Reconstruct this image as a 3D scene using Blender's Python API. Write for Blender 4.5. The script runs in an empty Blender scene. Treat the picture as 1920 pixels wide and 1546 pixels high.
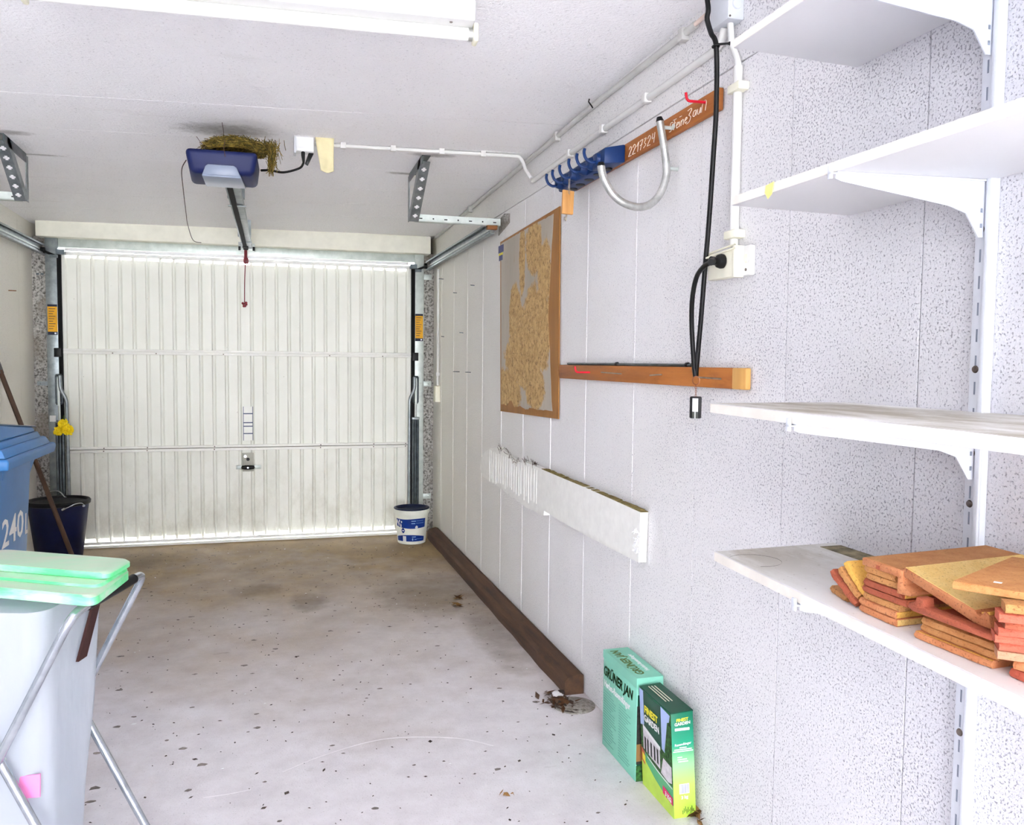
import bpy, bmesh, math, random
from mathutils import Vector, Matrix, noise
random.seed(7)
S = bpy.context.scene
COL = S.collection

# ---------------------------------------------------------------- camera
F_PX = 1575.0
cd = bpy.data.cameras.new('camera'); cam = bpy.data.objects.new('camera', cd); COL.objects.link(cam)
cd.sensor_fit = 'HORIZONTAL'; cd.sensor_width = 36.0; cd.lens = F_PX / 1920.0 * 36.0
cd.clip_start = 0.02
YAW, PIT, ROL = .2791, -.0596, .0104
fwd = Vector((math.sin(YAW) * math.cos(PIT), math.cos(YAW) * math.cos(PIT), math.sin(PIT)))
rt = Vector((math.cos(YAW), -math.sin(YAW), 0)); up = rt.cross(fwd)
r2 = rt * math.cos(ROL) + up * math.sin(ROL); u2 = up * math.cos(ROL) - rt * math.sin(ROL)
cam.matrix_world = Matrix(((r2.x, u2.x, -fwd.x, 0), (r2.y, u2.y, -fwd.y, 0), (r2.z, u2.z, -fwd.z, 1.42), (0, 0, 0, 1)))
S.camera = cam

# ---------------------------------------------------------------- world, light, exposure
W_STR = 3.2; SUN = 4.0; LAMP = 0.03
wd = bpy.data.worlds.new('sky'); S.world = wd; wd.use_nodes = True
bg = wd.node_tree.nodes['Background']; bg.inputs[0].default_value = (0.93, 0.955, 1.0, 1); bg.inputs[1].default_value = W_STR
S.view_settings.view_transform = 'Standard'; S.view_settings.look = 'None'
S.view_settings.gamma = 1.0; S.view_settings.use_curve_mapping = False
S.view_settings.exposure = 2.9
S.cycles.max_bounces = 20; S.cycles.diffuse_bounces = 16; S.cycles.glossy_bounces = 4
sl = bpy.data.lights.new('sun', 'SUN'); sl.energy = SUN; sl.angle = math.radians(1.5); sl.color = (0.98, 0.98, 1.0)
slo = bpy.data.objects.new('sun', sl); COL.objects.link(slo)
slo.rotation_euler = (math.radians(54), 0, math.radians(-8))   # sun added behind the viewer; its floor patch bounces fill onto the ceiling

# ---------------------------------------------------------------- materials
def lin(c):
    f = lambda v: v / 12.92 if v <= .04045 else ((v + .055) / 1.055) ** 2.4
    if isinstance(c, str):
        c = tuple(int(c[i:i + 2], 16) / 255 for i in (0, 2, 4))
    return (f(c[0]), f(c[1]), f(c[2]), 1)
class NT:
    def __init__(s, name):
        s.m = bpy.data.materials.new(name); s.m.use_nodes = True; s.t = s.m.node_tree
        s.p = s.t.nodes['Principled BSDF']; s.tc = s.t.nodes.new('ShaderNodeTexCoord')
    def n(s, t, **k):
        nd = s.t.nodes.new(t)
        for a, v in k.items(): setattr(nd, a, v)
        return nd
    def l(s, a, b): s.t.links.new(a, b)
    def coord(s, sc=(1, 1, 1), kind='Object'):
        mp = s.n('ShaderNodeMapping'); mp.inputs['Scale'].default_value = sc
        s.l(s.tc.outputs[kind], mp.inputs['Vector']); return mp.outputs[0]
    def noise(s, scale, det=3, rough=.5, sc=(1, 1, 1), kind='Object'):
        nd = s.n('ShaderNodeTexNoise'); nd.inputs['Scale'].default_value = scale
        nd.inputs['Detail'].default_value = det; nd.inputs['Roughness'].default_value = rough
        s.l(s.coord(sc, kind), nd.inputs['Vector']); return nd.outputs['Fac']
    def vor(s, scale, sc=(1, 1, 1), feat='F1'):
        nd = s.n('ShaderNodeTexVoronoi'); nd.feature = feat; nd.inputs['Scale'].default_value = scale
        s.l(s.coord(sc), nd.inputs['Vector']); return nd.outputs['Distance']
    def ramp(s, fac, stops):
        r = s.n('ShaderNodeValToRGB'); e = r.color_ramp.elements
        e[0].position, e[0].color = stops[0][0], stops[0][1]; e[1].position, e[1].color = stops[-1][0], stops[-1][1]
        for p, c in stops[1:-1]:
            x = e.new(p); x.color = c
        s.l(fac, r.inputs[0]); return r.outputs[0]
    def mask(s, fac, a, b):
        return s.ramp(fac, [(a, (0, 0, 0, 1)), (b, (1, 1, 1, 1))])
    def mix(s, fac, a, b, mode='MIX'):
        x = s.n('ShaderNodeMix', data_type='RGBA', blend_type=mode)
        for sock, v in ((x.inputs[0], fac), (x.inputs[6], a), (x.inputs[7], b)):
            if hasattr(v, 'is_output'): s.l(v, sock)
            else: sock.default_value = v
        return x.outputs[2]
    def mul(s, a, b, op='MULTIPLY'):
        x = s.n('ShaderNodeMath', operation=op)
        for sock, v in ((x.inputs[0], a), (x.inputs[1], b)):
            if hasattr(v, 'is_output'): s.l(v, sock)
            else: sock.default_value = v
        return x.outputs[0]
    def bump(s, h, dist=.004, st=.6):
        b = s.n('ShaderNodeBump'); b.inputs['Distance'].default_value = dist; b.inputs['Strength'].default_value = st
        s.l(h, b.inputs['Height']); s.l(b.outputs[0], s.p.inputs['Normal'])
    def col(s, c): 
        if hasattr(c, 'is_output'): s.l(c, s.p.inputs['Base Color'])
        else: s.p.inputs['Base Color'].default_value = c
    def fin(s, rough=.6, metal=0, spec=None):
        s.p.inputs['Roughness'].default_value = rough; s.p.inputs['Metallic'].default_value = metal
        if spec is not None: s.p.inputs['Specular IOR Level'].default_value = spec
        return s.m
MATS = {}
def plain(c, rough=.55, metal=0, var=.06, scale=14):
    """a plain painted/plastic/metal surface with a little procedural unevenness"""
    k = (c, rough, metal, var, scale)
    if k in MATS: return MATS[k]
    t = NT('surface_' + (c if isinstance(c, str) else 'rgb'))
    a = lin(c); d = tuple(max(0, v * (1 - var * 2)) for v in a[:3]) + (1,); b = tuple(min(1, v * (1 + var)) for v in a[:3]) + (1,)
    t.col(t.ramp(t.noise(scale, 4, .6), [(.3, d), (.7, b)]))
    MATS[k] = t.fin(rough, metal, .3); return MATS[k]

def m_wall():
    t = NT('white_painted_porous_concrete')
    base = t.ramp(t.noise(1.1, 4, .6), [(.3, lin('e3e2df')), (.7, lin('eae9e9'))])
    # open pores, denser in broad patches
    dens = t.noise(1.3, 3, .6)
    f1 = t.noise(190, 2, .5); f2 = t.noise(330, 2, .5)
    sep = t.n('ShaderNodeSeparateXYZ'); t.l(t.tc.outputs['Object'], sep.inputs[0])
    # the open-pored blocks are at the shelf end; the casting gets smoother towards the door
    sm = t.n('ShaderNodeMapRange'); sm.inputs['From Min'].default_value = 1.2; sm.inputs['From Max'].default_value = 4.0
    sm.inputs['To Min'].default_value = .045; sm.inputs['To Max'].default_value = -.05; t.l(sep.outputs[1], sm.inputs[0])
    thr = t.mul(t.mul(f1, t.mul(t.mul(dens, .5, 'SUBTRACT'), .22), 'ADD'), sm.outputs[0], 'ADD')
    near = t.mask(t.mul(sm.outputs[0], 5.0, 'MULTIPLY'), .0, .22)
    base = t.mix(near, base, lin('d5d5d9'))  # porous end greyed further, so the colour offsets the strong light there
    far_tint = t.mask(t.mul(sep.outputs[1], .1), .38, .66)
    base = t.mix(far_tint, base, lin('e9e7dd'))  # base tinted slightly warmer towards the door
    pore = t.mask(thr, .60, .71)
    pore2 = t.mask(f2, .58, .72)
    c = t.mix(t.mul(pore, .72), base, lin('82828c'))
    c = t.mix(t.mul(pore2, .35), c, lin('93929a'))
    # odd larger dirt flecks, streaks running down
    fl = t.mask(t.noise(48, 3, .65), .73, .79)
    c = t.mix(t.mul(fl, .65), c, lin('6a6560'))
    st = t.mask(t.noise(5, 5, .65, (1, 2.2, .35)), .66, .85)
    c = t.mix(t.mul(st, .35), c, lin('a9a59c'))
    t.col(c)
    h = t.mul(t.noise(160, 4, .6), t.mul(pore, -.8), 'ADD')
    t.bump(h, .004, .6)
    return t.fin(.85)
def m_ceiling():
    t = NT('white_stippled_ceiling_paint')
    base = t.ramp(t.noise(.9, 5, .62), [(.3, lin('f3f2f3')), (.7, lin('f9f9fb'))])
    c = t.mix(t.mul(t.mask(t.noise(110, 2, .5), .64, .72), .4), base, lin('a9a8aa'))
    dirt = t.mask(t.noise(3.2, 6, .7, (.35, 1.6, 1)), .62, .85)
    c = t.mix(t.mul(dirt, .3), c, lin('a39a86'))
    # soot smudges round the hanger feet and the nest
    sep = t.n('ShaderNodeSeparateXYZ'); t.l(t.tc.outputs['Object'], sep.inputs[0]); cur = None
    for cx_, cy_, rx, ry in ((.80, 4.31, .13, .045), (.70, 4.735, .10, .03), (-1.16, 4.40, .13, .05), (-1.1, 4.80, .12, .02), (-.2, 4.12, .24, .12)):
        a = t.mul(t.mul(sep.outputs[0], cx_, 'SUBTRACT'), 1 / rx); b = t.mul(t.mul(sep.outputs[1], cy_, 'SUBTRACT'), 1 / ry)
        d = t.mul(t.mul(a, a), t.mul(b, b), 'ADD'); cur = d if cur is None else t.mul(cur, d, 'MINIMUM')
    soot = t.ramp(t.mul(t.mul(cur, .5), t.mul(t.mul(t.noise(24, 5, .7), .5, 'SUBTRACT'), .8), 'ADD'), [(.0, (.6, .6, .6, 1)), (.5, (0, 0, 0, 1))])
    c = t.mix(soot, c, lin('6a655c'))
    t.col(c); t.bump(t.noise(85, 4, .6), .007, .8)
    return t.fin(.9)
def m_floor():
    t = NT('worn_concrete_floor')
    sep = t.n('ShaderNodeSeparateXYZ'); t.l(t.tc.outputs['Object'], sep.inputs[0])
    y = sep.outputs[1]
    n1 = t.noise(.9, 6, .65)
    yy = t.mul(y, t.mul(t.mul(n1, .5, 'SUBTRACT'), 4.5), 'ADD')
    # floor colour turns browner and darker towards the garage door
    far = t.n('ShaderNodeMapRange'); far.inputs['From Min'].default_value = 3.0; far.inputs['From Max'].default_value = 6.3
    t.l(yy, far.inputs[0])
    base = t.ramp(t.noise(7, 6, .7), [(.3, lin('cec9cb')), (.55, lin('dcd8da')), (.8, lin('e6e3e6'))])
    brown_tone = t.ramp(t.noise(5, 6, .7, (1, .6, 1)), [(.3, lin('7c6238')), (.7, lin('a1864e'))])
    c = t.mix(t.mul(far.outputs[0], .92), base, brown_tone)
    sp = t.mask(t.noise(150, 3, .6), .62, .72)
    c = t.mix(t.mul(sp, .45), c, lin('6f665e'))
    pale = t.mask(t.noise(60, 3, .6), .66, .74)
    c = t.mix(t.mul(pale, .3), c, lin('ece8e6'))
    st = t.mask(t.noise(3.1, 4, .65, (1, 2.4, 1)), .68, .78)
    c = t.mix(t.mul(st, .5), c, lin('6b5a40'))
    sep2 = t.n('ShaderNodeSeparateXYZ'); t.l(t.tc.outputs['Object'], sep2.inputs[0]); cur = None
    for cx_, cy_, rx, ry in ((.95, 5.0, .35, .5), (-.1, 5.35, .16, .16), (.2, 5.0, .12, .2), (-.9, 6.3, .3, .3), (1.1, 4.2, .12, .6)):
        a = t.mul(t.mul(sep2.outputs[0], cx_, 'SUBTRACT'), 1 / rx); b = t.mul(t.mul(sep2.outputs[1], cy_, 'SUBTRACT'), 1 / ry)
        d = t.mul(t.mul(a, a), t.mul(b, b), 'ADD'); cur = d if cur is None else t.mul(cur, d, 'MINIMUM')
    oil = t.ramp(t.mul(t.mul(cur, .5), t.mul(t.mul(t.noise(9, 6, .7), .5, 'SUBTRACT'), 1.0), 'ADD'), [(.05, (.45, .45, .45, 1)), (.6, (0, 0, 0, 1))])
    c = t.mix(oil, c, lin('5a4a30'))
    t.col(c); t.bump(t.noise(140, 4, .6), .003, .5)
    return t.fin(.75)
def m_rough_concrete():
    t = NT('bare_pitted_concrete')
    c = t.ramp(t.noise(60, 4, .7), [(.38, lin('57544f')), (.5, lin('a8a59f')), (.7, lin('cfccc6'))])
    big = t.mask(t.noise(2.2, 3, .6), .5, .56)
    c = t.mix(t.mul(big, .6), c, lin('857d70'))
    t.col(c); t.bump(t.noise(60, 4, .7), .008, .9); return t.fin(.9)
def m_wood(name, a, b, axis=1, scale=9, dark=None, rough=.6, stretch=14):
    t = NT(name)
    sc = [1, 1, 1]
    for i in range(3): sc[i] = stretch if i != axis else 1
    n = t.noise(scale / 6, 6, .65, tuple(sc))
    c = t.ramp(n, [(.28, lin(a)), (.72, lin(b))])
    if dark: c = t.mix(t.mul(t.mask(t.noise(6, 5, .7, tuple(v ** .5 for v in sc)), .55, .8), .7), c, lin(dark))
    t.col(c); t.bump(n, .002, .5); return t.fin(rough)
def m_tile(name, a, b, fleck='6b3a20', amt=.55):
    t = NT(name)
    c = t.ramp(t.noise(28, 5, .7), [(.3, lin(a)), (.7, lin(b))])
    c = t.mix(t.mul(t.mask(t.noise(260, 2, .5), .58, .68), amt), c, lin(fleck))
    t.col(c); t.bump(t.noise(300, 3, .6), .0015, .7); return t.fin(.8)
def m_metal(name, a, b, rough=.4, scale=30, metal=.85, dirt=None):
    t = NT(name)
    c = t.ramp(t.noise(scale, 4, .6), [(.3, lin(a)), (.7, lin(b))])
    if dirt: c = t.mix(t.mul(t.mask(t.noise(9, 5, .7), .6, .75), .7), c, lin(dirt))
    t.col(c); return t.fin(rough, metal)
def m_shelftop(y0=None):
    t = NT('white_board_with_dried_dirt')
    d = t.mask(t.noise(3.2, 7, .72, (1.6, .5, 1)), .38, .62)
    if y0:   # only the far end is dirty
        sep = t.n('ShaderNodeSeparateXYZ'); t.l(t.tc.outputs['Object'], sep.inputs[0])
        mr = t.n('ShaderNodeMapRange'); mr.inputs['From Min'].default_value = y0; mr.inputs['From Max'].default_value = y0 + .3; t.l(sep.outputs[1], mr.inputs[0])
        d = t.mul(t.mul(d, mr.outputs[0]), .75)
    c = t.mix(t.mul(d, .85), lin('e9e9e6'), lin('8a7d5c'))
    c = t.mix(t.mul(t.mask(t.noise(70, 4, .6), .64, .74), .6), c, lin('5e5238'))
    t.col(c); return t.fin(.5)
def m_white_board():
    t = NT('white_laminated_board')
    d = t.mask(t.noise(4, 6, .7), .68, .84)
    t.col(t.mix(t.mul(d, .3), lin('dedee0'), lin('b9b3a4'))); return t.fin(.45)
def m_map():
    t = NT('weathered_torn_map_paper')
    sep = t.n('ShaderNodeSeparateXYZ'); t.l(t.tc.outputs['Object'], sep.inputs[0])
    n = t.noise(7, 10, .75); cur = None
    # printed land areas (y, z centre and radii on the sheet)
    for cy_, cz_, ry, rz in ((4.42, 1.68, .10, .15), (4.05, 1.58, .24, .20), (4.3, 1.45, .28, .14), (4.1, 2.0, .12, .12), (3.92, 1.86, .1, .14), (4.55, 1.25, .22, .13), (4.05, 1.3, .14, .1), (4.3, 1.95, .05, .16)):
        a = t.mul(t.mul(sep.outputs[1], cy_, 'SUBTRACT'), 1 / ry); b = t.mul(t.mul(sep.outputs[2], cz_, 'SUBTRACT'), 1 / rz)
        d = t.mul(t.mul(a, a), t.mul(b, b), 'ADD')
        cur = d if cur is None else t.mul(cur, d, 'MINIMUM')
    land_m = t.ramp(t.mul(t.mul(cur, .4), t.mul(t.mul(n, .5, 'SUBTRACT'), 1.5), 'ADD'), [(.46, (1, 1, 1, 1)), (.6, (0, 0, 0, 1))])
    land = t.ramp(t.noise(30, 6, .75), [(.25, lin('8a6d3f')), (.45, lin('bb9860')), (.62, lin('d2b078')), (.8, lin('a39a66'))])
    sea = t.ramp(t.noise(4, 5, .6, (1, 1, .2)), [(.3, lin('a79f90')), (.7, lin('bdb5a7'))])
    sea = t.mix(t.mul(t.mask(t.noise(16, 6, .7, (1, 1, .4)), .58, .7), .5), sea, lin('a08a64'))
    c = t.mix(land_m, sea, land)
    spots = t.mask(t.noise(55, 5, .75), .53, .62)
    c = t.mix(t.mul(t.mul(spots, land_m), .75), c, lin('6b4f2a'))
    t.col(c); t.bump(t.noise(30, 4, .6), .002, .5); return t.fin(.8)
def m_bag():
    t = NT('milky_translucent_plastic_sack')
    t.col(t.ramp(t.noise(3, 4, .6, (1, 1, .25)), [(.3, lin('cdd4dd')), (.7, lin('dfe2e7'))]))
    t.bump(t.noise(5, 4, .55, (2, 2, .5)), .02, .5)
    t.fin(.35)
    tr = t.n('ShaderNodeBsdfTranslucent'); tr.inputs[0].default_value = lin('ccd2da')
    tp = t.n('ShaderNodeBsdfTransparent')
    m1 = t.n('ShaderNodeMixShader'); m1.inputs[0].default_value = .45
    m2 = t.n('ShaderNodeMixShader'); m2.inputs[0].default_value = .16
    out = [n for n in t.t.nodes if n.type == 'OUTPUT_MATERIAL'][0]
    t.l(t.p.outputs[0], m1.inputs[1]); t.l(tr.outputs[0], m1.inputs[2])
    t.l(m1.outputs[0], m2.inputs[1]); t.l(tp.outputs[0], m2.inputs[2]); t.l(m2.outputs[0], out.inputs[0])
    return t.m
def m_lid():
    t = NT('sun_bleached_green_plastic')
    n = t.noise(2.2, 5, .6, (.6, 4, 9))
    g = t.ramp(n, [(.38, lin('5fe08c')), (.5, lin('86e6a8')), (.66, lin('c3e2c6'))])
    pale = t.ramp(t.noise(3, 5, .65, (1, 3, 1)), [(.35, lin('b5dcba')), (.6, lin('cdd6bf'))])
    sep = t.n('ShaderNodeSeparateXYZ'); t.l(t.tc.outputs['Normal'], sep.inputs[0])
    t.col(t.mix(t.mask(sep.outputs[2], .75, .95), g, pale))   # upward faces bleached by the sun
    return t.fin(.4)
def m_door():
    t = NT('cream_white_door_paint')
    base = t.ramp(t.noise(3, 4, .6), [(.3, lin('e3e4da')), (.7, lin('ebece3'))])
    sep = t.n('ShaderNodeSeparateXYZ'); t.l(t.tc.outputs['Object'], sep.inputs[0])
    low = t.n('ShaderNodeMapRange'); low.inputs['From Min'].default_value = .9; low.inputs['From Max'].default_value = .05; t.l(sep.outputs[2], low.inputs[0])
    d = t.mul(t.mask(t.noise(5, 6, .72, (1, 1, .6)), .46, .72), low.outputs[0])
    c = t.mix(t.mul(d, .5), base, lin('a09a7e'))
    c = t.mix(t.mul(t.mask(t.noise(40, 3, .6), .74, .78), .5), c, lin('7d775f'))
    t.col(c); return t.fin(.45)
def m_lamp():
    t = NT('weak_glow_fluorescent_tube'); t.col(lin('dededc')); t.p.inputs['Emission Color'].default_value = (1, .985, .96, 1)
    t.p.inputs['Emission Strength'].default_value = LAMP; return t.fin(.25)  # tube taken as unlit; slight glow added to keep it white
def m_print_side():
    t = NT('printed_card_green_to_lime')
    sep = t.n('ShaderNodeSeparateXYZ'); t.l(t.tc.outputs['Object'], sep.inputs[0])
    mr = t.n('ShaderNodeMapRange'); mr.inputs['From Max'].default_value = .345; t.l(sep.outputs[2], mr.inputs[0])
    t.col(t.ramp(mr.outputs[0], [(.0, lin('b4d845')), (.3, lin('b0d860')), (.5, lin('92cf90')), (.68, lin('1c9672')), (.95, lin('077052'))]))
    return t.fin(.35)

M = dict(
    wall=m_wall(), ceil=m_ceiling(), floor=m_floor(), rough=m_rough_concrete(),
    lintel=plain('eeeddf', .6, 0, .03), door=m_door(), doorrail=plain('f0f0ea', .4, 0, .02),
    galv=m_metal('galvanised_steel', '7d8587', 'a3aaab', .42, 18, .8), galvl=m_metal('pale_zinc_steel', 'b9c2bd', 'd3d9d4', .45, 18, .5, '8a9088'),
    steel=m_metal('dark_oiled_steel', '4b5356', '6c7578', .35, 22, .85), black=plain('080809', .45, 0, .1), seal=plain('050506', .8, 0, .1),
    chrome=m_metal('bright_steel_tube', 'a9b1b8', 'd2d8de', .25, 12, .9), alu=m_metal('satin_metal_tube', 'b4b6b2', 'd6d7d2', .32, 40, .85),
    conduit=plain('d9d9d5', .5, 0, .03), conduit2=plain('c3c3be', .5, 0, .04), white=plain('e3e4e3', .4, 0, .02), cream=plain('ebe9d4', .5, 0, .03),
    grey=plain('c9cdd2', .45, 0, .03), blue=plain('101c4e', .5, 0, .06, 5), lens=plain('808a9c', .3, 0, .03), rackblue=plain('0c2f63', .4, 0, .06),
    wood1=m_wood('stained_orange_pine', '8e4f1c', 'b8722f', 1, 9, '6e3810'), woodend=m_wood('pale_sawn_pine', 'c8934a', 'dcae66', 2, 9),
    tag=m_wood('light_wood_tag', 'b87f3f', 'd6a05c', 2, 20, '8a5424'), timber=m_wood('old_dark_brown_timber', '33231a', '644730', 1, 10, '20140a', .85),
    stick=m_wood('brown_wooden_pole', '38271a', '5a402c', 2, 10, None, .7), red=plain('d1122b', .35), chalk=plain('f2e6d3', .9),
    hard=m_wood('brown_hardboard', '8a5a22', 'a8722f', 2, 5), map=m_map(), tape=plain('2a2f6b', .5), foam=plain('efefe9', .8, 0, .03, 25),
    shelf=m_white_board(), shelftop=m_shelftop(), shelftop2=m_shelftop(1.3), band=plain('e6e1d6', .5, 0, .05), bracket=plain('d2d6dd', .4, 0, .02), slot=plain('7d8492', .6), screw=m_metal('screw', '5f5550', '8c8078', .5),
    rust=plain('8a5a35', .8), bin=plain('3d79b4', .42, 0, .08, 4), bingrey=plain('6f7f92', .6, 0, .12, 6), navy=plain('0a1540', .5, 0, .1), navyrim=plain('07080d', .5),
    yflower=plain('ffe92e', .6, 0, .05, 60), stem=plain('4b6a2a', .7), cloth=plain('dfd5aa', .8, 0, .05), ylabel=plain('e0a411', .5), dlabel=plain('1a2036', .5),
    paint=plain('e4e6da', .4, 0, .04), pblue=plain('0a3180', .4), plight=plain('8fb8e0', .4), tube=plain('f7f8f8', .25, 0, .01),
    mint=plain('82c9b0', .45, 0, .05, 6), mintd=plain('5f9f8c', .45, 0, .05), dkgreen=plain('084a34', .4, 0, .05), olive=plain('4d6a18', .5),
    lime=plain('c0e254', .4), pink=plain('e01a66', .4), sky=plain('a9bce6', .4), leafy=plain('3f6a34', .6, 0, .6, 120), hedge=plain('2f5d2a', .6, 0, .7, 90),
    house=plain('d8d3d6', .5, 0, .12, 50), dark=plain('2b2b28', .6, 0, .4, 60), yellow=plain('e8dd3c', .5), lawn=plain('5cb37c', .5), side=m_print_side(), 
    straw=plain('7a6628', .9, 0, .5, 60), straw2=plain('4c4a20', .9, 0, .4, 60), straw3=plain('9c8544', .9, 0, .3, 60), leaf=plain('5a3c22', .9, 0, .3, 60), leafp=plain('8d6a3e', .9),
    lamp=m_lamp(), bag=m_bag(), lid=m_lid(), darkbrown=plain('3a1f1c', .7), pinkp=plain('f08cc4', .6), red2=plain('7c2630', .6), plastic_clear=plain('a8a79a', .4), speck=plain('4a4038', .9, 0, .3, 50),
    t_or=m_tile('terracotta_tile', 'bd7448', 'd08f60'), t_ye=m_tile('yellow_glazed_tile', 'dfb968', 'eacf88', 'a07a38', .5), t_br=m_tile('brown_tile', 'b0743e', 'c9925a', '6f4020', .35),
    t_red=m_tile('red_brick_tile', 'b0503a', 'c2654c'), t_dk=m_tile('dark_red_tile', '94472f', 'ab5a3c'), t_cork=m_tile('sandy_tile', 'ac7440', 'c58f55', '6b4322', .7),
    t_gold=m_tile('golden_tile', 'cf9a3e', 'e0b357', '8f6324', .5), t_pink=m_tile('pinkish_tile', 'b57d5e', 'c59474', '8f5a40', .4),
    keym=m_metal('key_metal', '8a7f6e', 'bdb4a4', .35), copper=m_metal('copper_chain', '7a4a34', 'a86e50', .4), ground=plain('b5b3ac', .9, 0, .1, 3),
)

# ---------------------------------------------------------------- mesh helpers
class MB:
    def __init__(s): s.v = []; s.f = []; s.mi = []; s.mats = []; s.cur = 0
    def mat(s, m):
        if m not in s.mats: s.mats.append(m)
        s.cur = s.mats.index(m); return s
    def add(s, vs, fs):
        o = len(s.v); s.v += [tuple(v) for v in vs]
        for f in fs: s.f.append([i + o for i in f]); s.mi.append(s.cur)
        return s
    def box(s, x0, x1, y0, y1, z0, z1):
        return s.hexa([(x0, y0, z0), (x1, y0, z0), (x1, y1, z0), (x0, y1, z0), (x0, y0, z1), (x1, y0, z1), (x1, y1, z1), (x0, y1, z1)])
    def hexa(s, p):
        return s.add(p, [(0, 3, 2, 1), (4, 5, 6, 7), (0, 1, 5, 4), (1, 2, 6, 5), (2, 3, 7, 6), (3, 0, 4, 7)])
    def obox(s, o, a, b, c):
        """box from corner o along three edge vectors"""
        o, a, b, c = map(Vector, (o, a, b, c))
        return s.hexa([o, o + a, o + a + b, o + b, o + c, o + a + c, o + a + b + c, o + b + c])
    def prism(s, poly, d):
        """closed polygon of 3-D points swept along vector d"""
        n = len(poly); d = Vector(d); a = [Vector(p) for p in poly]
        return s.add(a + [p + d for p in a], [list(range(n))[::-1], list(range(n, 2 * n))] + [(i, (i + 1) % n, n + (i + 1) % n, n + i) for i in range(n)])
    def tube(s, pts, r, n=10, cap=True, closed=False):
        P = [Vector(p) for p in pts]; m = len(P); R = r if isinstance(r, (list, tuple)) else [r] * m
        up = None; vs = []
        for i in range(m):
            if closed: t = P[(i + 1) % m] - P[i - 1]
            else: t = (P[min(i + 1, m - 1)] - P[max(i - 1, 0)])
            t.normalize()
            if up is None:
                up = t.orthogonal().normalized()
            else:
                up = (up - t * up.dot(t))
                if up.length < 1e-6: up = t.orthogonal()
                up.normalize()
            b = t.cross(up)
            for k in range(n):
                a = 2 * math.pi * k / n
                vs.append(P[i] + (up * math.cos(a) + b * math.sin(a)) * R[i])
        fs = []
        for i in range(m if closed else m - 1):
            j = (i + 1) % m
            for k in range(n):
                fs.append((i * n + k, i * n + (k + 1) % n, j * n + (k + 1) % n, j * n + k))
        if cap and not closed:
            fs.append(list(range(n))[::-1]); fs.append([(m - 1) * n + k for k in range(n)])
        return s.add(vs, fs)
    def lathe(s, prof, c, n=32, axis='z'):
        vs = []; fs = []; m = len(prof)
        for r, z in prof:
            for k in range(n):
                a = 2 * math.pi * k / n
                p = (r * math.cos(a), r * math.sin(a), z)
                if axis == 'x': p = (z, r * math.cos(a), r * math.sin(a))
                if axis == 'y': p = (r * math.cos(a), z, r * math.sin(a))
                vs.append((p[0] + c[0], p[1] + c[1], p[2] + c[2]))
        for i in range(m - 1):
            for k in range(n):
                fs.append((i * n + k, i * n + (k + 1) % n, (i + 1) * n + (k + 1) % n, (i + 1) * n + k))
        if prof[0][0] > 1e-6: fs.append(list(range(n))[::-1])
        if prof[-1][0] > 1e-6: fs.append([(m - 1) * n + k for k in range(n)])
        return s.add(vs, fs)
    def build(s, name, mat=None, parent=None, bevel=0, smooth=40, seg=2):
        me = bpy.data.meshes.new(name); me.from_pydata(s.v, [], s.f)
        mats = ([mat] if mat else []) if not s.mats else s.mats
        for m in mats: me.materials.append(m)
        if s.mats:
            for p, i in zip(me.polygons, s.mi): p.material_index = i
        bm = bmesh.new(); bm.from_mesh(me)
        bmesh.ops.remove_doubles(bm, verts=bm.verts, dist=1e-6)
        bmesh.ops.recalc_face_normals(bm, faces=bm.faces)
        if bevel:
            es = [e for e in bm.edges if len(e.link_faces) == 2 and e.calc_face_angle(0) > math.radians(35)]
            try: bmesh.ops.bevel(bm, geom=es, offset=bevel, segments=seg, profile=.5, affect='EDGES', clamp_overlap=True)
            except Exception: pass
        bm.to_mesh(me); bm.free()
        for p in me.polygons: p.use_smooth = True
        me.set_sharp_from_angle(angle=math.radians(smooth))
        o = bpy.data.objects.new(name, me); COL.objects.link(o)
        if parent is not None:
            o.parent = parent
            # keep world position: children are built in world coordinates
            o.matrix_parent_inverse = world_of(parent).inverted()
        return o
def world_of(o):
    m = Matrix.LocRotScale(o.location, o.rotation_euler, o.scale)
    if o.parent is not None: m = world_of(o.parent) @ o.matrix_parent_inverse @ m
    return m
def tag(o, label=None, cat=None, group=None, kind=None):
    if label: o['label'] = label
    if cat: o['category'] = cat
    if group: o['group'] = group
    if kind: o['kind'] = kind
    return o
def thing(name, label, cat, loc=(0, 0, 0), group=None):
    o = bpy.data.objects.new(name, None); COL.objects.link(o); o.location = loc; o.empty_display_size = .05
    return tag(o, label, cat, group)
def struct(o): o['kind'] = 'structure'; return o
def bend(pts, r, n=6):
    """round the corners of a polyline"""
    P = [Vector(p) for p in pts]; out = [P[0]]
    for i in range(1, len(P) - 1):
        a = (P[i - 1] - P[i]); b = (P[i + 1] - P[i]); q = min(r, a.length * .49, b.length * .49)
        A = P[i] + a.normalized() * q; B = P[i] + b.normalized() * q
        for k in range(n + 1):
            t = k / n; out.append(A * (1 - t) ** 2 + P[i] * 2 * t * (1 - t) + B * t * t)
    out.append(P[-1]); return out
def spline(pts, n=8):
    P = [Vector(p) for p in pts]; out = []
    for i in range(len(P) - 1):
        p0 = P[max(i - 1, 0)]; p1 = P[i]; p2 = P[i + 1]; p3 = P[min(i + 2, len(P) - 1)]
        for k in range(n):
            t = k / n
            out.append(.5 * ((2 * p1) + (p2 - p0) * t + (2 * p0 - 5 * p1 + 4 * p2 - p3) * t * t + (3 * p1 - p0 - 3 * p2 + p3) * t ** 3))
    out.append(P[-1]); return out
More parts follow.
